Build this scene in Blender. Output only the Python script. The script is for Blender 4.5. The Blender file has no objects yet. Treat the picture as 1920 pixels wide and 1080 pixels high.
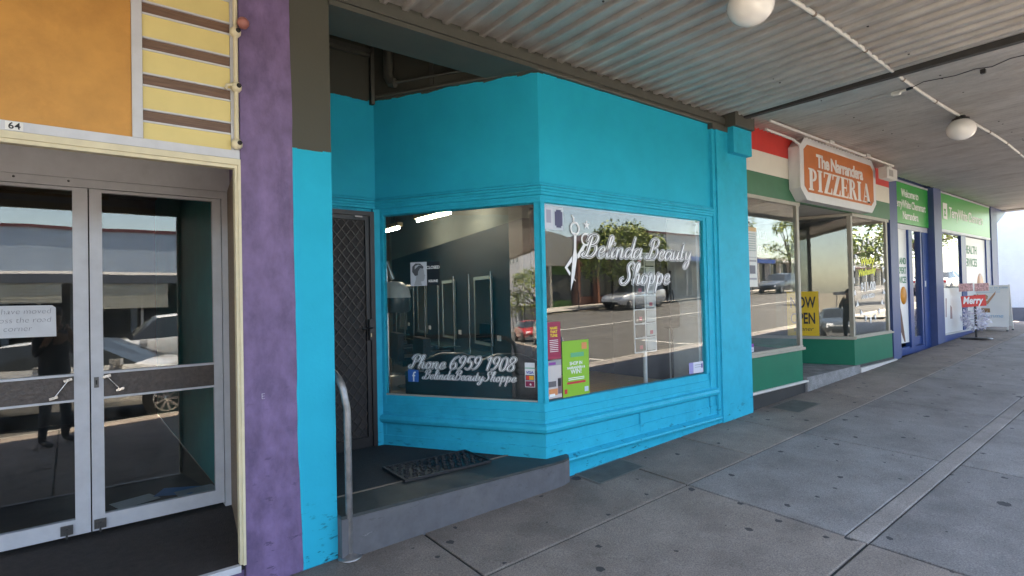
import bpy, math, random
from mathutils import Vector, Matrix
random.seed(7)
R = math.radians
sc = bpy.context.scene
C = sc.collection

# ---------------------------------------------------------------- camera
cam_d = bpy.data.cameras.new('camera'); cam = bpy.data.objects.new('camera', cam_d); C.objects.link(cam)
sc.camera = cam
cam_d.sensor_width = 36.0; cam_d.lens = 36.0*1045/1920; cam_d.clip_start = 0.05; cam_d.clip_end = 2000
yaw, pitch, roll = R(51.5623), R(0.8403), R(-1.2544)
fwd = Vector((math.cos(yaw)*math.cos(pitch), math.sin(yaw)*math.cos(pitch), math.sin(pitch)))
rgt = Vector((math.sin(yaw), -math.cos(yaw), 0)); upv = rgt.cross(fwd)
r2 = math.cos(roll)*rgt + math.sin(roll)*upv; u2 = math.cos(roll)*upv - math.sin(roll)*rgt
cam.matrix_world = Matrix(((r2.x,u2.x,-fwd.x,0),(r2.y,u2.y,-fwd.y,-3.539),(r2.z,u2.z,-fwd.z,1.65),(0,0,0,1)))

# ---------------------------------------------------------------- sky, sun, exposure
SUN = Vector((0.22, 0.10, 1.0)).normalized()
el = math.asin(SUN.z); az = math.atan2(SUN.x, SUN.y)      # Nishita rotation is measured from +Y towards +X
w = bpy.data.worlds.new('World'); sc.world = w; w.use_nodes = True
nt = w.node_tree; nt.nodes.clear()
wo = nt.nodes.new('ShaderNodeOutputWorld'); bg = nt.nodes.new('ShaderNodeBackground'); sk = nt.nodes.new('ShaderNodeTexSky')
sk.sky_type = 'NISHITA'; sk.sun_disc = False; sk.sun_elevation = el; sk.sun_rotation = az; sk.air_density = 1.0; sk.dust_density = .9; sk.ozone_density = 1.2
tc = nt.nodes.new('ShaderNodeTexCoord'); mp = nt.nodes.new('ShaderNodeMapping'); mp.inputs['Scale'].default_value = (1.0, 1.0, 3.2)
cn = nt.nodes.new('ShaderNodeTexNoise'); cn.inputs['Scale'].default_value = 2.6; cn.inputs['Detail'].default_value = 7; cn.inputs['Roughness'].default_value = .58
cr = nt.nodes.new('ShaderNodeMapRange'); cr.inputs[1].default_value = .60; cr.inputs[2].default_value = .74; cr.inputs[3].default_value = 0; cr.inputs[4].default_value = .8
mx = nt.nodes.new('ShaderNodeMix'); mx.data_type = 'RGBA'; mx.inputs[7].default_value = (9.0, 9.2, 9.6, 1)
nt.links.new(tc.outputs['Generated'], mp.inputs[0]); nt.links.new(mp.outputs[0], cn.inputs['Vector']); nt.links.new(cn.outputs[0], cr.inputs[0])
nt.links.new(cr.outputs[0], mx.inputs[0]); nt.links.new(sk.outputs[0], mx.inputs[6]); nt.links.new(mx.outputs[2], bg.inputs[0])
bg.inputs[1].default_value = 0.075
nt.links.new(bg.outputs[0], wo.inputs[0])
sl = bpy.data.lights.new('sun', 'SUN'); sl.energy = 3.6; sl.angle = R(.53); sl.color = (1, .95, .87)
so = bpy.data.objects.new('sun', sl); C.objects.link(so); so.rotation_euler = SUN.to_track_quat('Z', 'Y').to_euler(); so.location = (0, 0, 30)
vs = sc.view_settings; vs.view_transform = 'Standard'; vs.look = 'None'; vs.gamma = 1; vs.use_curve_mapping = False
vs.exposure = 3.85
vs.use_white_balance = True; vs.white_balance_temperature = 7600; vs.white_balance_tint = 10    # camera balanced for open shade
sc.cycles.use_denoising = True
sc.cycles.max_bounces = 10; sc.cycles.diffuse_bounces = 5; sc.cycles.glossy_bounces = 5; sc.cycles.transparent_max_bounces = 24
sc.cycles.sample_clamp_indirect = 6; sc.cycles.caustics_reflective = False; sc.cycles.caustics_refractive = False

# ---------------------------------------------------------------- materials
MATS = {}
def node(t, k, **kw):
    n = t.nodes.new(k)
    for a, b in kw.items(): setattr(n, a, b)
    return n
def mat(name, col, rough=.6, metal=0., var=.12, scale=5., bump=.0, bscale=40., dirt=0., dcol=(.05,.045,.04), emit=0., spec=.5, stretch=(1,1,1), coat=0.):
    if name in MATS: return MATS[name]
    m = bpy.data.materials.new(name); m.use_nodes = True; t = m.node_tree
    b = t.nodes['Principled BSDF']; L = t.links.new
    b.inputs['Roughness'].default_value = rough; b.inputs['Metallic'].default_value = metal
    b.inputs['Specular IOR Level'].default_value = spec; b.inputs['Coat Weight'].default_value = coat
    g = node(t, 'ShaderNodeNewGeometry'); mp = node(t, 'ShaderNodeMapping'); mp.inputs['Scale'].default_value = stretch
    L(g.outputs['Position'], mp.inputs[0])
    n1 = node(t, 'ShaderNodeTexNoise'); n1.inputs['Scale'].default_value = scale; n1.inputs['Detail'].default_value = 6; n1.inputs['Roughness'].default_value = .62
    L(mp.outputs[0], n1.inputs['Vector'])
    r1 = node(t, 'ShaderNodeMapRange'); r1.inputs[1].default_value = .25; r1.inputs[2].default_value = .75; r1.inputs[3].default_value = 1-var; r1.inputs[4].default_value = 1+var
    L(n1.outputs[0], r1.inputs[0])
    mul = node(t, 'ShaderNodeMix', data_type='RGBA', blend_type='MULTIPLY'); mul.inputs[0].default_value = 1
    mul.inputs[6].default_value = (*col, 1); L(r1.outputs[0], mul.inputs[7])
    out = mul.outputs[2]
    if dirt > 0:
        n2 = node(t, 'ShaderNodeTexNoise'); n2.inputs['Scale'].default_value = scale*.45; n2.inputs['Detail'].default_value = 9; n2.inputs['Roughness'].default_value = .7
        L(mp.outputs[0], n2.inputs['Vector'])
        r2 = node(t, 'ShaderNodeMapRange'); r2.inputs[1].default_value = .5; r2.inputs[2].default_value = .78; r2.inputs[3].default_value = 0; r2.inputs[4].default_value = dirt
        L(n2.outputs[0], r2.inputs[0])
        mx = node(t, 'ShaderNodeMix', data_type='RGBA'); L(r2.outputs[0], mx.inputs[0]); L(out, mx.inputs[6]); mx.inputs[7].default_value = (*dcol, 1)
        out = mx.outputs[2]
    L(out, b.inputs['Base Color'])
    if bump > 0:
        n3 = node(t, 'ShaderNodeTexNoise'); n3.inputs['Scale'].default_value = bscale; n3.inputs['Detail'].default_value = 5
        L(mp.outputs[0], n3.inputs['Vector'])
        bp = node(t, 'ShaderNodeBump'); bp.inputs['Strength'].default_value = bump; bp.inputs['Distance'].default_value = .01
        L(n3.outputs[0], bp.inputs['Height']); L(bp.outputs[0], b.inputs['Normal'])
    if emit > 0:
        b.inputs['Emission Color'].default_value = (*col, 1); b.inputs['Emission Strength'].default_value = emit
    MATS[name] = m
    return m

TEAL = (.0, .415, .585); OLIVE = (.070, .070, .058)
def paint_split(name, low, high, z0, xs=.0, amp=.03, lowvar=.07):
    """two coats of paint on one wall, brushed to an uneven line at about z0 (rising xs per metre)"""
    m = mat(name, low, .55, spec=.1, var=lowvar, scale=2.2, bump=.12, bscale=55, dirt=.16, dcol=(low[0]*.5,low[1]*.55,low[2]*.55)); t = m.node_tree; L = t.links.new
    b = t.nodes['Principled BSDF']; src = b.inputs['Base Color'].links[0].from_socket
    g = node(t, 'ShaderNodeNewGeometry'); sx = node(t, 'ShaderNodeSeparateXYZ'); L(g.outputs['Position'], sx.inputs[0])
    cmb = node(t, 'ShaderNodeCombineXYZ')
    sm = node(t, 'ShaderNodeMath', operation='MULTIPLY'); L(sx.outputs[0], sm.inputs[0]); sm.inputs[1].default_value = 5.0
    sn = node(t, 'ShaderNodeMath', operation='SNAP'); L(sm.outputs[0], sn.inputs[0]); sn.inputs[1].default_value = .8
    L(sn.outputs[0], cmb.inputs[0]); L(sx.outputs[1], cmb.inputs[1])
    n = node(t, 'ShaderNodeTexNoise'); n.inputs['Scale'].default_value = 3.1; L(cmb.outputs[0], n.inputs['Vector'])
    n2 = node(t, 'ShaderNodeTexNoise'); n2.inputs['Scale'].default_value = 22; n2.inputs['Detail'].default_value = 6; L(g.outputs['Position'], n2.inputs['Vector'])
    a = node(t, 'ShaderNodeMath', operation='MULTIPLY_ADD'); L(n.outputs[0], a.inputs[0]); a.inputs[1].default_value = amp*4; L(sx.outputs[2], a.inputs[2])
    a2 = node(t, 'ShaderNodeMath', operation='MULTIPLY_ADD'); L(n2.outputs[0], a2.inputs[0]); a2.inputs[1].default_value = amp; L(a.outputs[0], a2.inputs[2])
    a3 = node(t, 'ShaderNodeMath', operation='MULTIPLY_ADD'); L(sx.outputs[0], a3.inputs[0]); a3.inputs[1].default_value = -xs; L(a2.outputs[0], a3.inputs[2])
    gt = node(t, 'ShaderNodeMath', operation='GREATER_THAN'); L(a3.outputs[0], gt.inputs[0]); gt.inputs[1].default_value = z0 + amp*2.5
    mx = node(t, 'ShaderNodeMix', data_type='RGBA'); L(gt.outputs[0], mx.inputs[0]); L(src, mx.inputs[6]); mx.inputs[7].default_value = (*high, 1)
    L(mx.outputs[2], b.inputs['Base Color'])
    return m
def scuffs(m, z0, z1, col=(.02,.03,.035), amt=.9, thr=.60):
    t = m.node_tree; L = t.links.new; b = t.nodes['Principled BSDF']; src = b.inputs['Base Color'].links[0].from_socket
    g = node(t, 'ShaderNodeNewGeometry'); sp = node(t, 'ShaderNodeSeparateXYZ'); L(g.outputs['Position'], sp.inputs[0]); mp = node(t, 'ShaderNodeMapping'); mp.inputs['Scale'].default_value = (9,9,26); L(g.outputs['Position'], mp.inputs[0])
    n = node(t, 'ShaderNodeTexNoise'); n.inputs['Scale'].default_value = 1; n.inputs['Detail'].default_value = 5; n.inputs['Roughness'].default_value = .65; L(mp.outputs[0], n.inputs['Vector'])
    r1 = node(t, 'ShaderNodeMapRange'); r1.inputs[1].default_value = thr; r1.inputs[2].default_value = thr+.06; L(n.outputs[0], r1.inputs[0])
    r2 = node(t, 'ShaderNodeMapRange'); r2.inputs[1].default_value = z1; r2.inputs[2].default_value = z0; r2.inputs[4].default_value = amt; L(sp.outputs[2], r2.inputs[0])
    mu = node(t, 'ShaderNodeMath', operation='MULTIPLY'); L(r1.outputs[0], mu.inputs[0]); L(r2.outputs[0], mu.inputs[1])
    mx = node(t, 'ShaderNodeMix', data_type='RGBA'); L(mu.outputs[0], mx.inputs[0]); L(src, mx.inputs[6]); mx.inputs[7].default_value = (*col,1); L(mx.outputs[2], b.inputs['Base Color'])
    return m
def glass_mat(name, f0=.055, tint=(.93,.95,.95), rough=.0, wave=.0):
    m = bpy.data.materials.new(name); m.use_nodes = True; t = m.node_tree; t.nodes.clear(); L = t.links.new
    o = node(t, 'ShaderNodeOutputMaterial'); ms = node(t, 'ShaderNodeMixShader'); tr = node(t, 'ShaderNodeBsdfTransparent'); gl = node(t, 'ShaderNodeBsdfGlossy')
    tr.inputs[0].default_value = (*tint, 1); gl.inputs['Roughness'].default_value = rough; gl.inputs[0].default_value = (1, 1, 1, 1)
    g = node(t, 'ShaderNodeNewGeometry'); d = node(t, 'ShaderNodeVectorMath', operation='DOT_PRODUCT'); L(g.outputs['Incoming'], d.inputs[0]); L(g.outputs['Normal'], d.inputs[1])
    ab = node(t, 'ShaderNodeMath', operation='ABSOLUTE'); L(d.outputs['Value'], ab.inputs[0])
    om = node(t, 'ShaderNodeMath', operation='SUBTRACT'); om.inputs[0].default_value = 1; L(ab.outputs[0], om.inputs[1])
    pw = node(t, 'ShaderNodeMath', operation='POWER'); L(om.outputs[0], pw.inputs[0]); pw.inputs[1].default_value = 5
    fa = node(t, 'ShaderNodeMath', operation='MULTIPLY_ADD'); L(pw.outputs[0], fa.inputs[0]); fa.inputs[1].default_value = 1-f0; fa.inputs[2].default_value = f0
    L(fa.outputs[0], ms.inputs[0]); L(tr.outputs[0], ms.inputs[1]); L(gl.outputs[0], ms.inputs[2])
    df = node(t, 'ShaderNodeBsdfDiffuse'); df.inputs[0].default_value = (.5,.48,.44,1); dn = node(t, 'ShaderNodeTexNoise'); dn.inputs['Scale'].default_value = 4; dn.inputs['Detail'].default_value = 8; dn.inputs['Roughness'].default_value = .7
    dm_ = node(t, 'ShaderNodeMapping'); dm_.inputs['Scale'].default_value = (1,1,.4); L(g.outputs['Position'], dm_.inputs[0]); L(dm_.outputs[0], dn.inputs['Vector'])
    dr_ = node(t, 'ShaderNodeMapRange'); dr_.inputs[1].default_value = .42; dr_.inputs[2].default_value = .8; dr_.inputs[4].default_value = .045; L(dn.outputs[0], dr_.inputs[0])
    m2_ = node(t, 'ShaderNodeMixShader'); L(dr_.outputs[0], m2_.inputs[0]); L(ms.outputs[0], m2_.inputs[1]); L(df.outputs[0], m2_.inputs[2]); L(m2_.outputs[0], o.inputs[0])
    if wave > 0:
        n = node(t, 'ShaderNodeTexNoise'); n.inputs['Scale'].default_value = 1.3; n.inputs['Detail'].default_value = 1; L(g.outputs['Position'], n.inputs['Vector'])
        bp = node(t, 'ShaderNodeBump'); bp.inputs['Strength'].default_value = wave; bp.inputs['Distance'].default_value = .01; L(n.outputs[0], bp.inputs['Height']); L(bp.outputs[0], gl.inputs['Normal'])
    MATS[name] = m
    return m
GLASS = glass_mat('window glass', .052, wave=.10)
CARGLASS = glass_mat('car glass', .09, (.25, .28, .28))

def concrete_mat(name, col, gum=True, joint_dark=.0):
    m = mat(name, col, .82, var=.26, scale=2.4, bump=.35, bscale=140, dirt=.75, dcol=(col[0]*.50, col[1]*.47, col[2]*.46)); t = m.node_tree; L = t.links.new
    b = t.nodes['Principled BSDF']; src = b.inputs['Base Color'].links[0].from_socket
    oi = node(t, 'ShaderNodeObjectInfo'); rr = node(t, 'ShaderNodeMapRange'); rr.inputs[3].default_value = .88; rr.inputs[4].default_value = 1.1; L(oi.outputs['Random'], rr.inputs[0])
    ml = node(t, 'ShaderNodeMix', data_type='RGBA', blend_type='MULTIPLY'); ml.inputs[0].default_value = 1; L(src, ml.inputs[6]); L(rr.outputs[0], ml.inputs[7]); src = ml.outputs[2]
    g = node(t, 'ShaderNodeNewGeometry')
    nf = node(t, 'ShaderNodeTexNoise'); nf.inputs['Scale'].default_value = 115; nf.inputs['Detail'].default_value = 3; L(g.outputs['Position'], nf.inputs['Vector'])
    rf = node(t, 'ShaderNodeMapRange'); rf.inputs[1].default_value = .3; rf.inputs[2].default_value = .7; rf.inputs[3].default_value = .66; rf.inputs[4].default_value = 1.34; L(nf.outputs[0], rf.inputs[0])
    m3 = node(t, 'ShaderNodeMix', data_type='RGBA', blend_type='MULTIPLY'); m3.inputs[0].default_value = 1; L(src, m3.inputs[6]); L(rf.outputs[0], m3.inputs[7]); src = m3.outputs[2]
    # dirt gathered along the foot of the shopfronts
    sp = node(t, 'ShaderNodeSeparateXYZ'); L(g.outputs['Position'], sp.inputs[0])
    ng = node(t, 'ShaderNodeTexNoise'); ng.inputs['Scale'].default_value = 7; ng.inputs['Detail'].default_value = 6; L(g.outputs['Position'], ng.inputs['Vector'])
    rg = node(t, 'ShaderNodeMapRange'); rg.inputs[1].default_value = -.30; rg.inputs[2].default_value = .02; L(sp.outputs[1], rg.inputs[0])
    pg_ = node(t, 'ShaderNodeMath', operation='MULTIPLY'); L(rg.outputs[0], pg_.inputs[0]); L(ng.outputs[0], pg_.inputs[1])
    mgr = node(t, 'ShaderNodeMix', data_type='RGBA'); L(pg_.outputs[0], mgr.inputs[0]); L(src, mgr.inputs[6]); mgr.inputs[7].default_value = (.045,.04,.036,1); src = mgr.outputs[2]
    if gum:
        nz = node(t, 'ShaderNodeTexNoise'); nz.inputs['Scale'].default_value = 26; L(g.outputs['Position'], nz.inputs['Vector'])
        va = node(t, 'ShaderNodeVectorMath', operation='MULTIPLY_ADD'); L(nz.outputs['Color'], va.inputs[0]); va.inputs[1].default_value = (.045,.045,0); L(g.outputs['Position'], va.inputs[2])
        fl = node(t, 'ShaderNodeVectorMath', operation='MULTIPLY'); L(va.outputs[0], fl.inputs[0]); fl.inputs[1].default_value = (1,1,0)
        for sca, rad, thr in ((3.4, .10, .52), (1.6, .075, .55)):
            v = node(t, 'ShaderNodeTexVoronoi'); v.inputs['Scale'].default_value = sca; v.voronoi_dimensions = '2D'; L(fl.outputs[0], v.inputs['Vector'])
            sr = node(t, 'ShaderNodeSeparateColor'); L(v.outputs['Color'], sr.inputs[0])
            rd = node(t, 'ShaderNodeMath', operation='MULTIPLY'); L(sr.outputs[1], rd.inputs[0]); rd.inputs[1].default_value = rad
            lt = node(t, 'ShaderNodeMath', operation='LESS_THAN'); L(v.outputs['Distance'], lt.inputs[0]); L(rd.outputs[0], lt.inputs[1])
            ok = node(t, 'ShaderNodeMath', operation='LESS_THAN'); L(sr.outputs[0], ok.inputs[0]); ok.inputs[1].default_value = thr
            an = node(t, 'ShaderNodeMath', operation='MULTIPLY'); L(lt.outputs[0], an.inputs[0]); L(ok.outputs[0], an.inputs[1])
            a8 = node(t, 'ShaderNodeMath', operation='MULTIPLY'); L(an.outputs[0], a8.inputs[0]); a8.inputs[1].default_value = .85
            mg = node(t, 'ShaderNodeMix', data_type='RGBA'); L(a8.outputs[0], mg.inputs[0]); L(src, mg.inputs[6]); mg.inputs[7].default_value = (.025,.025,.028,1); src = mg.outputs[2]
    L(src, b.inputs['Base Color'])
    return m

# ---------------------------------------------------------------- mesh helpers
class MB:
    def __init__(s): s.v = []; s.f = []; s.mi = []; s.sm = []; s.cur = 0; s.smooth = False
    def add(s, vs, fs):
        o = len(s.v); s.v += [tuple(p) for p in vs]
        for f in fs: s.f.append(tuple(i+o for i in f)); s.mi.append(s.cur); s.sm.append(s.smooth)
        return s
    def box(s, x0, x1, y0, y1, z0, z1, bev=0.):
        if bev <= 0:
            return s.add([(x0,y0,z0),(x1,y0,z0),(x1,y1,z0),(x0,y1,z0),(x0,y0,z1),(x1,y0,z1),(x1,y1,z1),(x0,y1,z1)],
                         [(0,3,2,1),(4,5,6,7),(0,1,5,4),(1,2,6,5),(2,3,7,6),(3,0,4,7)])
        b = bev; P = []
        for z, i in ((z0,b),(z0+b,0),(z1-b,0),(z1,b)):
            P += [(x0+i,y0+i,z),(x1-i,y0+i,z),(x1-i,y1-i,z),(x0+i,y1-i,z)]
        F = [(3,2,1,0),(12,13,14,15)]
        for k in range(3):
            for j in range(4): a, c = k*4+j, k*4+(j+1)%4; F.append((a,c,c+4,a+4))
        return s.add(P, F)
    def obox(s, p, ax, ay, az):
        """box from corner p with edge vectors"""
        p, ax, ay, az = map(Vector, (p, ax, ay, az))
        return s.add([p,p+ax,p+ax+ay,p+ay,p+az,p+ax+az,p+ax+ay+az,p+ay+az],[(0,3,2,1),(4,5,6,7),(0,1,5,4),(1,2,6,5),(2,3,7,6),(3,0,4,7)])
    def prism(s, pts, d):
        """polygon pts (3d) extruded by vector d"""
        n = len(pts); d = Vector(d); P = [Vector(p) for p in pts]; P += [p+d for p in P]
        F = [tuple(range(n-1,-1,-1)), tuple(range(n,2*n))] + [(i,(i+1)%n,(i+1)%n+n,i+n) for i in range(n)]
        return s.add(P, F)
    def tube(s, path, r, n=10, caps=True):
        path = [Vector(p) for p in path]; rr = r if isinstance(r, (list,tuple)) else [r]*len(path); rings = []; prev = None
        for i, p in enumerate(path):
            d = (path[min(i+1,len(path)-1)]-path[max(i-1,0)]).normalized()
            if prev is None: a = d.orthogonal().normalized()
            else: a = (prev - d*prev.dot(d)).normalized()
            prev = a; b = d.cross(a)
            rings.append([p+(a*math.cos(2*math.pi*k/n)+b*math.sin(2*math.pi*k/n))*rr[i] for k in range(n)])
        V = [q for g in rings for q in g]; F = []
        for i in range(len(path)-1):
            for k in range(n): F.append((i*n+k,i*n+(k+1)%n,(i+1)*n+(k+1)%n,(i+1)*n+k))
        o = s.smooth; s.smooth = True; s.add(V, F); s.smooth = o
        if caps: s.add(rings[0], [tuple(range(n-1,-1,-1))]); s.add(rings[-1], [tuple(range(n))])
        return s
    def lathe(s, c, prof, n=20, ax='z'):
        c = Vector(c); V = []; m = len(prof)
        for k in range(n):
            a = 2*math.pi*k/n
            for r, h in prof:
                q = (r*math.cos(a), r*math.sin(a), h) if ax == 'z' else ((r*math.cos(a), h, r*math.sin(a)) if ax == 'y' else (h, r*math.cos(a), r*math.sin(a)))
                V.append(c+Vector(q))
        F = []
        for k in range(n):
            for j in range(m-1):
                q = (k*m+j,((k+1)%n)*m+j,((k+1)%n)*m+j+1,k*m+j+1)
                F.append(q if ax != 'y' else q[::-1])
        o = s.smooth; s.smooth = True; s.add(V, F); s.smooth = o
        return s
    def profile(s, prof, a, b, na, nb=None):
        """sweep a (out,z) profile from a to b; na = outward unit vector at a, nb at b (mitre)"""
        nb = nb or na; a, b, na, nb = map(Vector, (a, b, na, nb)); n = len(prof)
        P = [a+na*o+Vector((0,0,z)) for o, z in prof]+[b+nb*o+Vector((0,0,z)) for o, z in prof]
        return s.add(P, [(i,i+1,i+1+n,i+n) for i in range(n-1)]+[tuple(range(n-1,-1,-1)), tuple(range(n,2*n))])
    def build(s, name, m, parent=None, loc=None):
        me = bpy.data.meshes.new(name); me.from_pydata(s.v, [], s.f); me.update()
        for x in (m if isinstance(m, (list,tuple)) else [m]): me.materials.append(x)
        me.polygons.foreach_set('material_index', s.mi); me.polygons.foreach_set('use_smooth', s.sm)
        o = bpy.data.objects.new(name, me); C.objects.link(o)
        if loc: o.location = loc
        if parent is not None:
            o.parent = parent
            if not loc and parent.parent is None: o.matrix_parent_inverse = Matrix.Translation(-parent.location)
        return o
def tag(o, label=None, cat=None, group=None, kind=None):
    for k, x in (('label',label),('category',cat),('group',group),('kind',kind)):
        if x: o[k] = x
    return o
def thing(name, label, cat, loc=(0,0,0), group=None):
    o = bpy.data.objects.new(name, None); C.objects.link(o); o.location = loc; o.empty_display_size = .2
    return tag(o, label, cat, group)
def B(name, m, parent, *a, bev=0.): return MB().box(*a, bev=bev).build(name, m, parent)
def text(body, size, m, parent, p, right, up, name='lettering', shear=0., offset=0., space=1., align='LEFT', sx=1., thick=.002, lift=0., line=1.):
    cu = bpy.data.curves.new('t', 'FONT'); cu.body = body; cu.size = size; cu.shear = shear; cu.offset = offset; cu.space_character = space; cu.align_x = align; cu.extrude = thick/2
    cu.resolution_u = 4; cu.space_line = line
    ob = bpy.data.objects.new('t', cu); C.objects.link(ob); dg = bpy.context.evaluated_depsgraph_get()
    me = bpy.data.meshes.new_from_object(ob.evaluated_get(dg)); bpy.data.objects.remove(ob); bpy.data.curves.remove(cu)
    right = Vector(right).normalized(); up = Vector(up).normalized(); nn = right.cross(up); p = Vector(p)
    M4 = Matrix(((right.x*sx,up.x,nn.x,0),(right.y*sx,up.y,nn.y,0),(right.z*sx,up.z,nn.z,0),(0,0,0,1)))
    me.transform(Matrix.Translation(p+nn*lift) @ M4); me.materials.clear(); me.materials.append(m); me.name = name
    o = bpy.data.objects.new(name, me); C.objects.link(o)
    if parent is not None:
        o.parent = parent
        if parent.parent is None: o.matrix_parent_inverse = Matrix.Translation(-parent.location)
    return o
XR, ZU = (1,0,0), (0,0,1)
def G(x, y=0.): return .0375*(x-1.33)+.031*y           # footpath
def H(x): return .0375*(max(-70,min(60,x))-1.33)       # street profile

# ================================================================ SETTING
CONC = concrete_mat('footpath concrete', (.255,.205,.172))
CONCG = concrete_mat('newer grey concrete', (.238,.212,.198))
CONC2 = concrete_mat('pale joint strip concrete', (.275,.235,.21), gum=False)
DARKJ = mat('joint dirt', (.03,.028,.026), .9, var=.3, scale=20)
ASPH = mat('asphalt', (.068,.063,.057), .85, var=.22, scale=1.2, bump=.4, bscale=120, dirt=.4, dcol=(.045,.042,.04))
KERB = mat('kerb concrete', (.36,.33,.29), .8, var=.15, scale=4, bump=.2, bscale=90)
def strip(name, m, y0, y1, zf, x0=-70., x1=60., n=27, kind='structure', parent=None, flat=None):
    mb = MB(); xs = [x0+(x1-x0)*i/n for i in range(n+1)]
    V = []
    for x in xs: V += [(x,y0,zf(x,y0)),(x,y1,zf(x,y1))]
    mb.add(V, [(2*i,2*i+2,2*i+3,2*i+1) if y1 > y0 else (2*i+1,2*i+3,2*i+2,2*i) for i in range(n)])
    return tag(mb.build(name, m, parent), kind=kind)
g = MB()
gx = [-900,-300,-70]+[-70+130*i/26 for i in range(1,27)]+[300,900]
gy = [-900,-300,-60,-26,0,40,300,900]
V = []; F = []
for x in gx:
    for y in gy: V.append((x,y,H(x)-.62))
for i in range(len(gx)-1):
    for j in range(len(gy)-1): a = i*len(gy)+j; F.append((a,a+len(gy),a+len(gy)+1,a+1))
tag(g.add(V,F).build('ground', mat('dry ground', (.22,.19,.14), .9, var=.25, scale=.3)), kind='structure')
tag(strip('road', ASPH, -21., -5.55, lambda x,y: H(x)-.31), kind='structure')
strip('side_street', ASPH, -5.5, 40., lambda x,y: H(x)-.29+.0*y, 19.9, 23.0, 4)
gut = strip('gutter', KERB, -5.6, -5.14, lambda x,y: H(x)-.30 + (.0 if y > -5.4 else .004))
kb = MB()
for i in range(26):
    x0 = -70+5*i; x1 = x0+4.985
    if x0 >= 19.5: break
    kb.add([(x0,-5.16,H(x0)-.45),(x1,-5.16,H(x1)-.45),(x1,-5.14,H(x1)-.165),(x0,-5.14,H(x0)-.165),(x0,-5.0,H(x0)-.152),(x1,-5.0,H(x1)-.152)],[(0,1,2,3),(3,2,5,4)])
tag(kb.build('kerb', KERB), kind='structure')
# painted parking lines on the road
wl = mat('road paint', (.62,.60,.56), .7, var=.25, scale=6)
for i, xx in enumerate((-6.,-2.6,3.9,10.2,14.)):
    o = MB().add([(xx,-7.6,H(xx)-.305),(xx+.1,-7.6,H(xx+.1)-.305),(xx+.1,-5.7,H(xx+.1)-.305),(xx,-5.7,H(xx)-.305)],[(0,1,2,3)]).build('parking_line', wl); tag(o, kind='structure')
strip('centre_line', wl, -13.1, -12.98, lambda x,y: H(x)-.305, -60, 55, 23)
strip('far_footpath', KERB, -25., -21., lambda x,y: H(x)-.17)
pave = strip('footpath', DARKJ, -5.0, .0, lambda x,y: G(x,y)-.012, -70, 19.85, 24)
fl = strip('footpath_far_left', CONC, -5.0, .0, lambda x,y: G(x,y)-.004, -70, -10.52, 12)
def slab(x0, x1, y0, y1, m=CONC, g_=.009):
    mb = MB(); x0 += g_; x1 -= g_; y0 += g_; y1 -= g_; b = .006
    P = [(x0,y0,G(x0,y0)-.03),(x1,y0,G(x1,y0)-.03),(x1,y1,G(x1,y1)-.03),(x0,y1,G(x0,y1)-.03)]
    Q = [(p[0],p[1],G(p[0],p[1])-.004) for p in P]
    T = [(x0+b,y0+b,G(x0+b,y0+b)),(x1-b,y0+b,G(x1-b,y0+b)),(x1-b,y1-b,G(x1-b,y1-b)),(x0+b,y1-b,G(x0+b,y1-b))]
    mb.add(P+Q+T, [(0,1,5,4),(1,2,6,5),(2,3,7,6),(3,0,4,7),(4,5,9,8),(5,6,10,9),(6,7,11,10),(7,4,8,11),(8,9,10,11)])
    mb.build('concrete_slab', m, pave)
xs = [3.96+2.05*k for k in range(-7,8)]+[19.84]
for k in range(len(xs)-1):
    a, b = xs[k], xs[k+1]
    if abs(a-3.96) < .01: slab(a,5.0,-.81,0); slab(5.0,b,-.81,0)
    else: slab(a,b,-.81,0)
    if a > 3.9: slab(a,b,-2.0,-.81,CONCG); slab(a,b,-2.13,-2.0,CONC2,.003)
    else: slab(a,b,-2.13,-.81)
    gm_ = CONCG if a > 3.9 else CONC; slab(a,b,-3.55,-2.13,gm_,.010); slab(a,b,-5.0,-3.55,gm_)
# service pit covers set in the footpath
PITM = mat('pit cover', (.085,.088,.08), .75, var=.3, scale=9, bump=.3, bscale=80)
for x0,x1,y0,y1,lab in ((3.46,4.02,-.31,-.03,'dark rectangular service pit cover in footpath beside turquoise shopfront'),(6.78,7.35,-.42,-.1,'small square grey pit cover in footpath before green pizzeria stallboard')):
    p = thing('pit_cover', lab, 'pit cover', (x0,y0,G(x0,y0)), 'service pit covers in the footpath')
    m = MB(); m.add([(x0,y0,G(x0,y0)+.004),(x1,y0,G(x1,y0)+.004),(x1,y1,G(x1,y1)+.004),(x0,y1,G(x0,y1)+.004)],[(0,1,2,3)]); m.build('lid', PITM, p)
    m = MB()
    for (a,b,c,d) in ((x0-.02,x1+.02,y0-.02,y0),(x0-.02,x1+.02,y1,y1+.02),(x0-.02,x0,y0,y1),(x1,x1+.02,y0,y1)):
        m.add([(a,c,G(a,c)+.006),(b,c,G(b,c)+.006),(b,d,G(b,d)+.006),(a,d,G(a,d)+.006)],[(0,1,2,3)])
    m.build('rim', mat('pit rim', (.16,.15,.13), .8), p)

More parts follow.
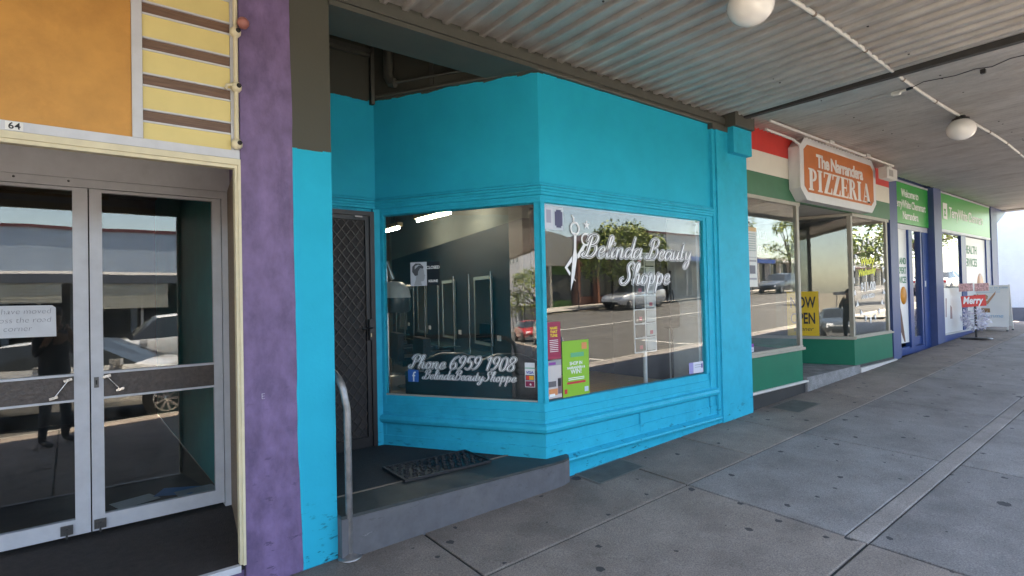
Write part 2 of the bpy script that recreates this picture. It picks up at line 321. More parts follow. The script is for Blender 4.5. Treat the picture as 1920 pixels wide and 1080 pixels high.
# ================================================================ SHOP 64 (orange and purple)
PURP = mat('purple paint', (.165,.11,.225), .65, var=.38, scale=9, bump=1.0, bscale=20, dirt=.8, dcol=(.06,.04,.10), stretch=(1,1,.6))
scuffs(PURP, 0., 1.6, (.05,.035,.08), .8, .60)
ALU = mat('white aluminium', (.56,.565,.59), .42, var=.08, scale=9, dirt=.18, dcol=(.22,.2,.18))
CREAM = mat('cream frame', (.66,.585,.40), .5, var=.1, scale=7, dirt=.25, dcol=(.18,.14,.08))
ORNG = mat('orange panel', (.56,.27,.06), .6, var=.14, scale=6, dirt=.45, dcol=(.28,.11,.02), bump=.05)
YELW = mat('yellow panel', (.70,.57,.23), .55, var=.06, scale=4, dirt=.12, dcol=(.4,.3,.1))
WOOD = mat('brown wood grain', (.15,.082,.05), .5, var=.4, scale=9, stretch=(.6,1,9))
BLKMAT = mat('black rubber floor', (.042,.036,.034), .75, var=.35, scale=30, bump=.6, bscale=150)
DARKWALL = mat('dark interior', (.05,.048,.045), .9)
s64 = thing('corner_shop', 'closed orange and purple shopfront numbered 64 with white double doors', 'shop', (0,0,0))
# purple pillar, front base
_r = random.Random(11); EDGE = []
for k in range(60):
    z_ = -.12+4.72*k/59; EDGE.append(((1.116-.016*min(1,max(0,z_)/.7)-.004*z_)+_r.uniform(-.0022,.0022)+.002*math.sin(z_*5),0.,z_))
m = MB(); m.prism([(.792,0,-.12)]+EDGE+[(.792,0,4.6)], (0,.035,0)); m.build('pillar', PURP, s64)
m = MB(); m.prism([(.80,.036,-.1),(1.10,.036,-.1),(1.10,1.2,-.1),(.975,1.2,-.1)], (0,0,4.7)); m.build('pillar_core', PURP, s64)
B('base_wall', PURP, s64, -3.2,.788,.03,.3,-.4,.085)
B('floor', BLKMAT, s64, -3.2,.94,.035,5.8,.02,.118)
B('threshold_strip', ALU, s64, -3.2,.765,.0,.035,.086,.124)
m = MB(); m.prism([(.785,.037,.119),(.785,.037,2.5),(.952,1.15,2.5),(.952,1.15,.119)], (.012,0,0)); m.build('reveal', mat('mosaic reveal', (.23,.17,.12), .6, var=.6, scale=60), s64)
B('left_wall', PURP, s64, -3.4,-2.4,.0,1.2,-.4,4.6)
# header: aluminium bands, panels, slats
B('header_band', ALU, s64, -2.4,.786,-.012,.05,2.487,2.534)
B('panel_frame', ALU, s64, .266,.313,-.014,.05,2.535,4.5)
B('orange_panel', ORNG, s64, -2.4,.265,-.002,.05,2.535,4.5)
B('panel_backing', ALU, s64, .314,.79,.012,.05,2.535,4.5)
z = 2.536; k = 0
while z < 4.3:
    h = .088 if k == 0 else .1205
    B('yellow_slat', YELW, s64, .315,.742,-.002,.012,z,z+h)
    z += h
    B('slat_trim', ALU, s64, .315,.742,-.010,.012,z,z+.009); z += .009
    B('brown_slat', WOOD, s64, .315,.742,.003,.012,z,z+.056); z += .056
    B('slat_trim', ALU, s64, .315,.742,-.010,.012,z,z+.009); z += .009; k += 1
B('pipe_backing', ALU, s64, .744,.786,-.004,.012,2.535,4.5)
m = MB()   # stepped cream frame round the opening
m.box(-2.4,.790,-.010,.04,2.452,2.486); m.box(-2.4,.776,.0,.05,2.432,2.452); m.box(.776,.791,-.009,.04,.125,2.452); m.box(.760,.776,.001,.05,.128,2.432); m.build('cream_frame', CREAM, s64)
B('soffit', mat('soffit paint', (.45,.42,.38), .55, var=.12, scale=6, dirt=.3, dcol=(.2,.17,.14)), s64, -2.4,.99,.05,1.13,2.74,2.77)
B('head_panel', ALU, s64, -2.4,.985,1.115,1.16,2.492,2.74)
B('upper_wall', ORNG, s64, -3.4,1.08,.05,.4,4.5,5.6)
pl = thing('number_plate', 'small white house number plate reading 64 on white band', 'number plate', (-.2,-.012,2.505))
B('plate', mat('plate white', (.75,.75,.72), .5), pl, -.233,-.168,-.016,-.0125,2.49,2.53)
text('64', .043, mat('black print', (.012,.012,.013), .6), pl, (-.2,-.017,2.496), XR, ZU, align='CENTER', offset=.0008, space=1.1)
text('E', .05, mat('chalk scratch', (.6,.58,.62), .8), s64, (.885,-.002,1.07), XR, ZU, name='scratched_letter', offset=-.0015, thick=.001)
# cream pipe with ball fittings
cp = thing('ball_jointed_pipe', 'cream vertical pipe with round fittings beside yellow slats', 'pipe', (.768,-.03,2.56))
m = MB(); m.tube([(.768,-.028,2.55),(.768,-.028,4.4)], .0125, 12); m.build('pipe', CREAM, cp)
for zz in (2.567,2.90,3.222,3.56):
    m = MB(); m.lathe((.768,-.03,zz), [(.0,-.031),(.018,-.026),(.029,-.012),(.031,.004),(.026,.02),(.016,.03),(.0,.032)], 16); m.build('ball_fitting', CREAM, cp)
    m = MB(); m.lathe((.777,-.060,zz+.004), [(.0,-.004),(.013,-.004),(.013,.004),(.0,.004)], 12, 'y'); m.build('fitting_hole', mat('dark hole', (.02,.018,.016), .8), cp)
m = MB(); m.tube([(.768,-.03,2.90),(.74,-.05,2.905),(.715,-.055,2.895),(.705,-.055,2.872)], .009, 8); m.build('hook', CREAM, cp)
m = MB(); m.lathe((.800,-.075,3.268), [(.0,-.034),(.02,-.028),(.033,-.008),(.033,.01),(.02,.028),(.0,.034)], 18); m.build('red_ball', mat('faded red', (.34,.13,.11), .45), cp)
# doors
YD = 1.148
dr = B('door_frame', ALU, s64, .905,.945,YD-.03,YD+.05,.12,2.49)
m = MB(); m.box(-.80,.905,YD-.03,YD+.05,2.435,2.49); m.box(-.80,-.76,YD-.03,YD+.05,.12,2.435); m.build('head_frame', ALU, s64)
DPAN = mat('brown hammered panel', (.075,.058,.05), .45, var=.35, scale=40, bump=.6, bscale=45)
def leaf(x0, x1, gx0, gx1, hx0, hz0, hx1, hz1):
    root = MB(); root.box(x0,gx0,YD-.022,YD+.022,.15,2.432); root.box(gx1,x1,YD-.022,YD+.022,.15,2.432)
    root.box(gx0,gx1,YD-.021,YD+.021,.15,.25); root.box(gx0,gx1,YD-.021,YD+.021,2.412,2.431)
    root.box(gx0,gx1,YD-.026,YD+.02,1.188,1.203); root.box(gx0,gx1,YD-.026,YD+.02,1.02,1.034)
    d = root.build('door', ALU, s64)
    B('glass', GLASS, d, gx0,gx1,YD-.003,YD+.003,1.203,2.412); B('glass', GLASS, d, gx0,gx1,YD-.003,YD+.003,.25,1.02)
    B('mid_panel', DPAN, d, gx0,gx1,YD-.014,YD+.014,1.034,1.188)
    h = MB(); h.tube([(hx0,YD-.045,hz0),(hx1,YD-.045,hz1)], .0055, 8)
    for hx, hz in ((hx0,hz0),(hx1,hz1)): h.obox((hx-.022,YD-.05,hz-.012),(.044,0,.012),(0,.036,0),(-.004,0,.016))
    h.build('handle', mat('chrome', (.5,.5,.5), .25, 1.), d)
    return d
dl = leaf(-.755,.098,-.665,.017,-.085,1.058,-.012,1.165)
d2 = leaf(.106,.90,.174,.842,.192,1.17,.265,1.075)
m = MB(); m.box(.122,.148,YD-.030,YD-.022,1.10,1.17); m.build('lock_plate', mat('dark metal', (.12,.12,.12), .4, .8), d2)
B('lock_keyhole', mat('black', (.01,.01,.01), .7), d2, .131,.139,YD-.033,YD-.030,1.12,1.15)
for xx in (-.06,.115):
    m = MB(); m.box(xx,xx+.065,YD-.036,YD-.022,.165,.225); m.tube([(xx+.032,YD-.045,.21),(xx+.032,YD-.045,.145)], .006, 8); m.box(xx+.018,xx+.046,YD-.05,YD-.036,.185,.205); m.build('floor_bolt', MATS['dark metal'], dl if xx < 0 else d2)
m = MB()
for xx in (-.27,.0): m.lathe((xx,YD-.031,2.47), [(.0,-.003),(.007,-.003),(.007,.003)], 8, 'y')
m.build('head_bolt', MATS['dark metal'], s64)
# inside of the shop
MB().box(-2.6,.93,1.22,5.7,.119,.124).build('inner_floor', mat('brown floor', (.06,.045,.038), .6, var=.4, scale=5), s64)
B('inner_wall', mat('dark teal wall', (.02,.36,.36), .7), s64, .955,1.07,1.2,5.8,.1,4.2)
B('back_wall', DARKWALL, s64, -3.2,.95,5.7,5.9,.1,4.2)
B('left_inner_wall', DARKWALL, s64, -2.9,-2.6,1.2,5.7,.1,4.2)
B('ceiling', mat('dim ceiling', (.25,.24,.22), .9), s64, -3.2,1.1,1.2,5.8,3.1,3.2)
B('roof', DARKWALL, s64, -3.4,1.09,.4,9.,4.62,4.8)
B('door_surround', DARKWALL, s64, -2.6,-.8,1.13,1.2,.1,3.1); B('over_door', DARKWALL, s64, -2.6,.955,1.18,1.25,2.5,3.1)
for k,(a,b,r_) in enumerate(((.28,1.55,.3),(.5,1.7,-.5),(.66,1.5,.1))):
    p = MB(); c, s_ = math.cos(r_), math.sin(r_); p.add([(a,b,.128+.003*k),(a+.28*c,b+.28*s_,.132+.003*k),(a+.28*c-.2*s_,b+.28*s_+.2*c,.128+.003*k),(a-.2*s_,b+.2*c,.13+.003*k)],[(0,1,2,3)])
    tag(p.build('loose_paper', mat(['paper white','paper blue','paper grey'][k], [(.6,.6,.6),(.08,.22,.5),(.4,.42,.45)][k], .7)), ['white sheet of paper lying on floor behind glass door','blue leaflet lying on floor behind glass door','grey folded leaflet on floor behind glass door'][k], 'paper', 'papers on the empty shop floor')
nb = thing('handwritten_notice', 'white paper notice with handwriting taped inside left glass door', 'notice', (-.3,YD-.01,1.45))
m = MB(); m.add([(-.60,YD-.0085,1.66),(-.60,YD-.0085,1.46),(-.07,YD-.0085,1.455),(-.072,YD-.0085,1.64),(-.09,YD-.0085,1.657)],[(0,1,2,3,4)]); m.build('sheet', mat('notice paper', (.62,.63,.65), .7), nb)
PEN = mat('faint pen', (.16,.16,.19), .7)
for zz, tx in ((1.605,'We have moved'),(1.55,'across the road'),(1.497,'corner')):
    text(tx, .05, PEN, nb, (-.095 if tx != 'corner' else -.19,YD-.0105,zz), XR, ZU, shear=.12, offset=-.0012, align='RIGHT' , thick=.001)

# ================================================================ BEAUTY SHOP
TEALM = paint_split('turquoise paint', TEAL, OLIVE, 3.515, .012, .022)
TEALP = paint_split('turquoise pilaster paint', TEAL, (.085,.084,.068), 2.605, 0, .012)
TEALF = mat('turquoise trim', TEAL, .5, spec=.15, var=.09, scale=7, dirt=.28, dcol=(.004,.12,.18))
scuffs(TEALP, .02, .5, thr=.565); scuffs(TEALF, .10, .52, thr=.60)
OLV = mat('olive paint', OLIVE, .55, var=.15, scale=4, dirt=.2, dcol=(.03,.028,.024))
STEPT = mat('step top paint', (.035,.042,.042), .55, var=.25, scale=7, dirt=.3, dcol=(.09,.085,.08))
STEPF = mat('step grey paint', (.105,.105,.115), .6, var=.2, scale=8, dirt=.35, dcol=(.2,.19,.18), bump=.2)
scuffs(STEPF, .0, .30, (.42,.42,.43), .7, .66); scuffs(STEPF, .25, .0, (.04,.04,.04), .5, .60)
bs = thing('beauty_shop', 'turquoise beauty shop with angled window, corner display window and grey entry step', 'shop', (1.1,0,0))
m = MB(); m.prism([(1.335+_r.uniform(-.0015,.001),-.001,-.12+4.72*k/40) for k in range(41)]+[(x_+.0004,-.001,z_) for x_, y_, z_ in EDGE[::-1]], (0,1.45,0)); m.build('pilaster', TEALP, bs)
A_, B_ = Vector((2.297,1.43,0)), Vector((3.133,.017,0)); T_ = (B_-A_).normalized(); N_ = Vector((T_.y,-T_.x,0))   # N_ points out to the street
FN = Vector((0,-1,0)); MIT = (N_+FN)/(1+N_.dot(FN)); DN = Vector((0,-1,0)); MIT0 = (N_+DN)/(1+N_.dot(DN))
D0 = Vector((1.336,1.42,0)); PR = Vector((5.72,0.0,0)); BB = Vector((3.133,0.0,0))
def band(name, prof, m, z0=0., door=False, front=True, ang=True):
    """a moulding that runs above the door, along the angled window and along the front"""
    mb = MB(); pr = [(o, z+z0) for o, z in prof]
    if door: mb.profile(pr, D0, A_, DN, MIT0)
    if ang: mb.profile(pr, A_, BB, MIT0 if door else N_, MIT)
    if front: mb.profile(pr, BB, PR, MIT, FN)
    return mb.build(name, m, bs)
# fascia above the cornice
m = MB(); m.profile([(0,2.58),(0,4.4)], D0, A_, DN, MIT0); m.profile([(0,2.58),(0,3.72)], A_, BB, MIT0, MIT); m.profile([(0,2.58),(0,3.64)], BB, PR, MIT, FN); m.profile([(0,3.72),(0,4.4)], A_, Vector((2.95,.33,0)), N_); m.build('fascia', TEALM, bs)
band('cornice', [(0,2.61),(.018,2.61),(.024,2.60),(.024,2.588),(.05,2.575),(.05,2.56),(.036,2.55),(.036,2.535),(.028,2.53),(.028,2.51),(.012,2.50),(.012,2.478),(-.05,2.478)], TEALF, 0, True)
band('top_rail', [(.004,2.482),(.004,2.447),(-.03,2.437),(-.06,2.437)], TEALF, 0, False)
band('picture_mould', [(0,3.56),(.03,3.56),(.035,3.575),(.03,3.59),(0,3.59)], OLV, 0, False, True, True)
band('stall_board', [(-.06,.745),(-.012,.742),(-.004,.735),(-.004,.665),(.006,.66),(.006,.600),(.012,.594),(.012,.566)], TEALF)
band('bead_mould', [(.0,.567),(.024,.565),(.044,.552),(.053,.525),(.046,.50),(.028,.484),(.004,.48)], TEALF)
band('lower_board', [(.002,.482),(.002,.372),(.012,.366),(.012,.268)], TEALF)
# panel stiles and drip on the front below the bead
for xx in (4.36,5.58): B('panel_stile', TEALF, bs, xx,xx+.045,-.02,0,.30,.482)
m = MB(); m.profile([(.002,.275),(.075,.25),(.082,.235),(.07,.215),(.03,.205),(.02,.13)], BB, PR, FN); m.build('drip_mould', TEALF, bs)
m = MB(); m.prism([(3.05,-.022,.215),(5.86,-.022,.215),(5.86,-.022,G(5.9)-.03),(3.05,-.022,G(3.05)-.03)], (0,.2,0)); m.build('plinth', TEALF, bs)
# window posts and glazing
m = MB(); m.prism([B_+N_*.006+Vector((0,0,.74)), BB+Vector((.0,-.008,.74)), Vector((3.175,-.008,.74)), Vector((3.175,.04,.74)), B_-T_*.045+Vector((.03,.02,.74)), B_-T_*.045+N_*.006+Vector((0,0,.74))], (0,0,1.705)); m.build('corner_post', TEALF, bs)
m = MB(); m.box(5.545,5.60,-.006,.05,.74,2.45); m.box(5.60,5.722,-.016,.05,.48,2.50); m.build('right_post', TEALF, bs)
m = MB(); a = A_+T_*-.02; m.prism([a+N_*.006+Vector((0,0,.27)), a+T_*.10+N_*.006+Vector((0,0,.27)), a+T_*.10-N_*.05+Vector((0,0,.27)), a-N_*.05+Vector((0,0,.27))], (0,0,2.22)); m.build('door_post', TEALF, bs)
m = MB(); m.box(2.245,2.31,1.37,1.46,.275,2.50); m.build('jamb', TEALF, bs)
m = MB(); p = A_+T_*.08-N_*.03; q = B_-T_*.045-N_*.03; m.obox(p+Vector((0,0,.735)), q-p, N_*.006, (0,0,1.72)); wa = m.build('angled_window', GLASS, bs)
m = MB(); m.obox(p+N_*.008+Vector((0,0,.742)), q-p, N_*.016, (0,0,.014)); m.build('putty_line', mat('old putty', (.35,.34,.30), .8), bs)
wf = B('front_window', GLASS, bs, 3.172,5.547,.014,.020,.735,2.45)
# right pilaster with stepped bracket
m = MB(); m.box(5.72,6.42,-.035,.5,-.1,3.52); m.box(5.78,6.43,-.055,.2,-.1,3.50); m.build('right_pilaster', TEALF, bs)
m = MB(); m.box(6.02,6.425,-.13,-.05,3.26,3.56); m.build('bracket', TEALF, bs)
m = MB(); m.box(6.00,6.43,-.17,.3,3.562,3.74); m.box(5.70,6.44,-.06,.3,3.50,3.56); m.build('bracket_cap', OLV, bs)
# beam over the entry, upper recess
m = MB(); m.box(1.33,6.0,-.028,.38,3.565,3.60); m.box(1.33,6.0,-.045,.0,3.60,3.675); m.box(1.33,6.0,.0,.3,3.6,3.9); m.build('beam', OLV, bs)
B('recess_ceiling', OLV, bs, 1.3,3.4,.3,1.6,4.38,4.44)
m = MB(); m.box(1.336,2.27,1.385,1.42,3.95,3.98); m.box(1.336,2.27,1.37,1.42,3.98,4.02); m.box(2.25,2.285,1.37,1.42,3.5,4.38); m.build('upper_mould', OLV, bs)
m = MB(); p = A_+T_*.22+N_*.07; m.tube([p+Vector((0,0,4.38)),p+Vector((0,0,3.72)),p+T_*.03+Vector((0,0,3.66)),p+T_*.07+Vector((0,0,3.655))], .045, 14)
m.tube([p+T_*.05+Vector((0,0,3.66)),A_+T_*1.0+N_*.05+Vector((0,0,3.665)),B_+N_*.04+Vector((0,0,3.67))], .014, 8); m.build('drain_pipe', OLV, bs)
m = MB(); p = A_+T_*.62+N_*.012; m.obox(p+Vector((0,0,3.6)), T_*.04, -N_*.03, (0,0,.8)); m.build('cover_strip', OLV, bs)
# step, entry floor, door
st = MB(); top = [(1.336,-.072),(2.2,-.105),(3.12,-.14),(3.22,-.135),(3.30,-.11),(3.345,-.06),(3.36,.0),(3.13,.012),(3.0,.235),(2.99,.30),(1.336,.30)]
st.prism([(x,y,-.1) for x, y in top], (0,0,.355)); st.build('step_riser', STEPF, bs)
st = MB(); st.prism([(x,y+.004 if y < 0 else y,.2551) for x, y in top], (0,0,.0195)); st.build('step_tread', STEPT, bs)
def carpet():
    m = mat('ribbed carpet', (.055,.056,.058), .9, var=.3, scale=50); t = m.node_tree; b = t.nodes['Principled BSDF']
    wv = node(t,'ShaderNodeTexWave', bands_direction='X'); wv.inputs['Scale'].default_value = 28; g = node(t,'ShaderNodeNewGeometry'); t.links.new(g.outputs['Position'], wv.inputs['Vector'])
    bp = node(t,'ShaderNodeBump'); bp.inputs['Strength'].default_value = .9; bp.inputs['Distance'].default_value = .006; t.links.new(wv.outputs[0], bp.inputs['Height']); t.links.new(bp.outputs[0], b.inputs['Normal'])
    mx = node(t,'ShaderNodeMix', data_type='RGBA', blend_type='MULTIPLY'); src = b.inputs['Base Color'].links[0].from_socket; mx.inputs[0].default_value = .7
    t.links.new(src, mx.inputs[6]); t.links.new(wv.outputs['Color'], mx.inputs[7]); t.links.new(mx.outputs[2], b.inputs['Base Color']); return m
m = MB(); m.prism([(1.336,.30,.1),(2.985,.30,.1),(2.30,1.425,.1),(1.336,1.42,.1)], (0,0,.1755)); m.build('entry_floor', carpet(), bs)
m = MB(); m.prism([(1.336,.285,.276),(3.0,.285,.276),(2.99,.305,.276),(1.336,.305,.276)], (0,0,.004)); m.build('carpet_edge', mat('worn edge', (.22,.17,.13), .8), bs)
BLK = mat('black door metal', (.014,.013,.014), .4, var=.2, scale=10)
sd = MB(); y0 = 1.375; sd.box(1.37,1.46,y0,y0+.04,.28,2.465); sd.box(2.165,2.245,y0,y0+.04,.28,2.465); sd.box(1.46,2.165,y0,y0+.04,2.39,2.465); sd.box(1.46,2.165,y0,y0+.04,.28,.37); sd.box(2.205,2.247,y0-.02,y0,.28,2.47); sd.box(1.46,2.205,y0-.02,y0,2.43,2.47)
sd = sd.build('security_door', BLK, bs)
m = MB()
def bar(mb, p, q, wdt, y, dy):
    p, q = Vector(p), Vector(q); d = (q-p).normalized(); n = Vector((-d.z,0,d.x))*wdt/2
    mb.prism([Vector((a.x,y,a.z)) for a in (p-n,q-n,q+n,p+n)], (0,dy,0))
x0, x1, zb, zt = 1.46, 2.165, .37, 2.39; st_ = .088
for sgn in (1,-1):
    k = -40
    while k < 60:
        xa = x0+k*st_ if sgn > 0 else x1-k*st_
        sl_ = 1.25; p = []; 
        # clip the line x = xa + sgn*(z-zb)/sl_ to the opening
        za = max(zb, zb+(x0-xa)*sl_ if sgn > 0 else zb+(xa-x1)*sl_); ze = min(zt, zb+(x1-xa)*sl_ if sgn > 0 else zb+(xa-x0)*sl_)
        if ze-za > .03: bar(m, (xa+sgn*(za-zb)/sl_,0,za), (xa+sgn*(ze-zb)/sl_,0,ze), .008, y0+.01+(.006 if sgn > 0 else 0), .006)
        k += 1
o = m.build('diamond_grille', mat('grille bronze', (.05,.043,.04), .45, .3), sd)
B('fly_screen', mat('fly screen', (.028,.024,.024), .8), sd, 1.46,2.165,y0+.027,y0+.031,.37,2.39)
m = MB(); m.box(2.178,2.208,y0-.034,y0-.021,1.27,1.47,.004); m.tube([(2.192,y0-.03,1.385),(2.192,y0-.065,1.385),(2.09,y0-.068,1.38)], .009, 8); m.build('handle', BLK, sd)
B('keyhole', mat('brass key', (.6,.5,.3), .3, .9), sd, 2.187,2.197,y0-.037,y0-.034,1.30,1.335)
B('brand_tag', mat('tag', (.4,.36,.36), .5), sd, 2.06,2.13,y0-.024,y0-.02,2.41,2.425)
# -- inside the salon
PALEW = mat('pale green wall', (.17,.185,.165), .85, var=.08, scale=3); NAVY = mat('dark salon wall', (.008,.013,.017), .6, var=.2, scale=4)
FLR = mat('salon floor', (.10,.095,.09), .45, var=.3, scale=3)
m = MB(); m.prism([(1.34,1.46,.2),(2.31,1.46,.2),(3.15,.03,.2),(5.7,.03,.2),(6.05,.6,.2),(6.05,9.8,.2),(1.34,9.8,.2)], (0,0,.07)); m.build('salon_floor', FLR, bs)
W0, W1 = Vector((4.42,1.8,0)), Vector((6.35,9.3,0)); WT = (W1-W0).normalized(); WN = Vector((-WT.y,WT.x,0))
m = MB(); m.obox(W0+Vector((0,0,.2)), W1-W0, -WN*.1, (0,0,2.42)); m.build('dark_wall', NAVY, bs)
m = MB(); m.obox(W0+Vector((0,0,2.62)), W1-W0, -WN*.1, (0,0,1.7)); m.build('pale_wall', PALEW, bs)
B('back_wall', PALEW, bs, 1.3,6.4,9.3,9.5,.2,4.3); B('side_wall', PALEW, bs, 1.2,1.336,1.45,9.4,.2,4.3)
B('display_back', NAVY, bs, 4.52,6.0,1.75,1.85,.2,4.3); B('salon_ceiling', PALEW, bs, 1.3,6.4,1.46,9.5,4.25,4.35)
m = MB(); m.prism([(1.3,1.47,4.45),(2.3,1.47,4.45),(3.2,.3,4.45),(5.72,.3,4.45),(6.4,.3,4.45),(6.4,9.6,4.45),(1.3,9.6,4.45)], (0,0,.15)); m.build('roof', DARKWALL, bs)
B('display_ceiling', PALEW, bs, 3.2,5.75,.06,1.75,2.75,2.8)
B('window_reveal', mat('white reveal', (.5,.5,.48), .7), bs, 5.50,5.72,.06,.45,.3,2.7)
B('display_floor', mat('orange timber', (.62,.30,.08), .4, var=.3, scale=3, stretch=(1,9,1)), bs, 3.25,5.5,.05,1.7,.58,.62)
m = MB(); m.obox(A_+T_*.12-N_*.28+Vector((0,0,.271)), T_*1.42, -N_*.05, (0,0,.66)); m.build('low_partition', NAVY, bs)
B('parapet', OLV, bs, 1.08,6.43,.06,.3,3.91,5.6)

# lettering on the glass: white letters with a dark and a white outline
LW = mat('white vinyl', (.82,.82,.82), .5, var=.03); LB = mat('dark vinyl', (.012,.012,.014), .5)
LS = mat('silver vinyl', (.62,.63,.66), .5, var=.05)
GLY = {
'a':(.46,[[(.33,.34),(.22,.43),(.08,.34),(.03,.16),(.10,.01),(.22,.05),(.34,.24)],[(.40,.44),(.385,.2),(.395,.05),(.45,.0),(.52,.08)]]),
'e':(.40,[[(.02,.12),(.06,.18),(.22,.22),(.32,.32),(.26,.43),(.13,.38),(.06,.2),(.11,.03),(.24,.0),(.42,.13)]]),
'l':(.26,[[(.02,.14),(.14,.4),(.24,.8),(.19,.95),(.11,.85),(.09,.4),(.10,.08),(.17,.0),(.28,.12)]]),
'i':(.26,[[(.02,.16),(.10,.42),(.09,.1),(.15,.0),(.28,.13)],[(.11,.60),(.12,.66)]]),
'n':(.52,[[(.02,.3),(.08,.42),(.09,.3),(.08,0)],[(.09,.22),(.2,.4),(.30,.42),(.33,.3),(.32,.08),(.39,0),(.52,.13)]]),
'd':(.48,[[(.33,.34),(.22,.43),(.08,.34),(.03,.16),(.10,.01),(.22,.05),(.34,.24)],[(.41,.95),(.38,.5),(.37,.1),(.43,0),(.52,.1)]]),
'u':(.50,[[(.02,.3),(.08,.42),(.08,.14),(.14,0),(.26,.06),(.36,.3)],[(.38,.42),(.37,.1),(.42,0),(.52,.12)]]),
't':(.32,[[(.13,.78),(.11,.4),(.10,.08),(.17,0),(.30,.12)],[(.0,.44),(.25,.46)]]),
'y':(.48,[[(.02,.3),(.08,.42),(.09,.14),(.17,.02),(.28,.1),(.36,.36)],[(.38,.43),(.36,.0),(.30,-.28),(.18,-.4),(.08,-.3),(.2,-.1),(.45,.1)]]),
'h':(.50,[[(.02,.14),(.16,.5),(.24,.85),(.18,.95),(.11,.8),(.09,.4),(.08,0)],[(.09,.22),(.2,.4),(.3,.42),(.33,.3),(.32,.08),(.39,0),(.52,.12)]]),
'o':(.44,[[(.26,.42),(.12,.38),(.06,.2),(.12,.02),(.25,.0),(.35,.18),(.33,.36),(.24,.43),(.28,.33),(.46,.34)]]),
'p':(.50,[[(.02,.3),(.1,.5),(.10,.2),(.08,-.42)],[(.10,.25),(.2,.42),(.33,.4),(.38,.22),(.32,.04),(.2,.0),(.11,.08)]]),
'B':(.72,[[(.30,.88),(.27,.5),(.2,.1),(.08,.0),(-.02,.08),(.05,.2)],[(.10,.66),(.2,.9),(.42,.97),(.58,.85),(.52,.62),(.32,.52)],[(.32,.52),(.56,.48),(.62,.25),(.48,.03),(.28,.0),(.2,.08)]]),
'S':(.68,[[(.56,.68),(.63,.86),(.46,.97),(.3,.82),(.34,.62),(.44,.42),(.44,.18),(.28,0),(.08,.03),(.0,.18),(.12,.27)]]),
'P':(.62,[[(.30,.88),(.27,.5),(.2,.1),(.08,.0),(-.02,.1),(.05,.2)],[(.06,.66),(.2,.9),(.44,.97),(.60,.82),(.54,.58),(.36,.48),(.26,.54)]]),
'6':(.52,[[(.42,.88),(.2,.75),(.06,.4),(.1,.08),(.26,0),(.40,.14),(.38,.36),(.24,.44),(.09,.3)]]),
'9':(.50,[[(.38,.62),(.3,.46),(.14,.48),(.06,.66),(.12,.85),(.28,.9),(.40,.74),(.36,.4),(.22,.1),(.06,.02)]]),
'5':(.50,[[(.42,.88),(.16,.86),(.12,.52),(.28,.56),(.40,.4),(.36,.12),(.2,0),(.05,.08)]]),
'1':(.40,[[(.08,.72),(.24,.88),(.22,.4),(.2,0)]]),
'0':(.50,[[(.25,.88),(.1,.75),(.05,.42),(.12,.06),(.25,0),(.38,.12),(.43,.46),(.37,.8),(.25,.88)]]),
'8':(.50,[[(.25,.47),(.1,.62),(.12,.82),(.27,.89),(.40,.78),(.36,.6),(.14,.36),(.06,.18),(.14,.02),(.3,0),(.42,.14),(.38,.34),(.25,.47)]]),
' ':(.30,[])}
def spline(P, n=6):
    out = []; m_ = len(P)
    for i in range(m_-1):
        p0, p1, p2, p3 = P[max(i-1,0)], P[i], P[i+1], P[min(i+2,m_-1)]
        for k in range(n):
            t = k/n; out.append(tuple(.5*((2*p1[c])+(-p0[c]+p2[c])*t+(2*p0[c]-5*p1[c]+4*p2[c]-p3[c])*t*t+(-p0[c]+3*p1[c]-3*p2[c]+p3[c])*t**3) for c in (0,1)))
    return out+[P[-1]]
def sign_text(body, sv, sh, p, right, parent, shear=.36, name='lettering'):
    """lettering drawn with a broad pen: pale letters, dark outline, white edge; sv, sh = scale up and along"""
    rt = Vector(right).normalized(); n = rt.cross(Vector(ZU)); p = Vector(p)
    for li, (nm, m_, ex) in enumerate((('_edge',LW,.060),('_outline',LB,.036),('',LW,.0))):
        q = MB(); x = 0.; si = 0
        for ch_ in body:
            adv, strokes = GLY[ch_]
            for st in strokes:
                pts = [((x+a+b*shear*sv/sh)*sh, b*sv) for a, b in spline(st)]; V = []; k_ = len(pts); si += 1
                for i in range(k_):
                    dx, dz = pts[min(i+1,k_-1)][0]-pts[max(i-1,0)][0], pts[min(i+1,k_-1)][1]-pts[max(i-1,0)][1]; L_ = math.hypot(dx,dz) or 1e-6
                    e = min(i,k_-1-i)/(k_*.25); hw = (.014+.046*max(0,abs(dz/L_))**1.6*min(1,.35+e)+ex)*sv
                    cx_, cz_ = pts[i]
                    if i == 0: cx_ -= dx/L_*ex*sv; cz_ -= dz/L_*ex*sv
                    if i == k_-1: cx_ += dx/L_*ex*sv; cz_ += dz/L_*ex*sv
                    for s_ in (-1,1): V.append(p+rt*(cx_-s_*dz/L_*hw)+Vector((0,0,cz_+s_*dx/L_*hw))+n*(li*.0022+.00006*(si%30)))
                q.add(V, [(2*i,2*i+2,2*i+3,2*i+1) for i in range(k_-1)])
            x += adv
        q.build(name+nm, m_, parent)
yw = .0115
sign_text('Belinda Beauty', .215, .268, (3.63,yw,1.995), XR, wf)
sign_text('Shoppe', .215, .256, (4.14,yw,1.745), XR, wf)
sign_text('Phone 6959 1908', .128, .150, A_+T_*.325-N_*.019+Vector((0,0,1.002)), T_, wa)
sign_text('BelindaBeautyShoppe', .088, .102, A_+T_*.468-N_*.019+Vector((0,0,.905)), T_, wa)
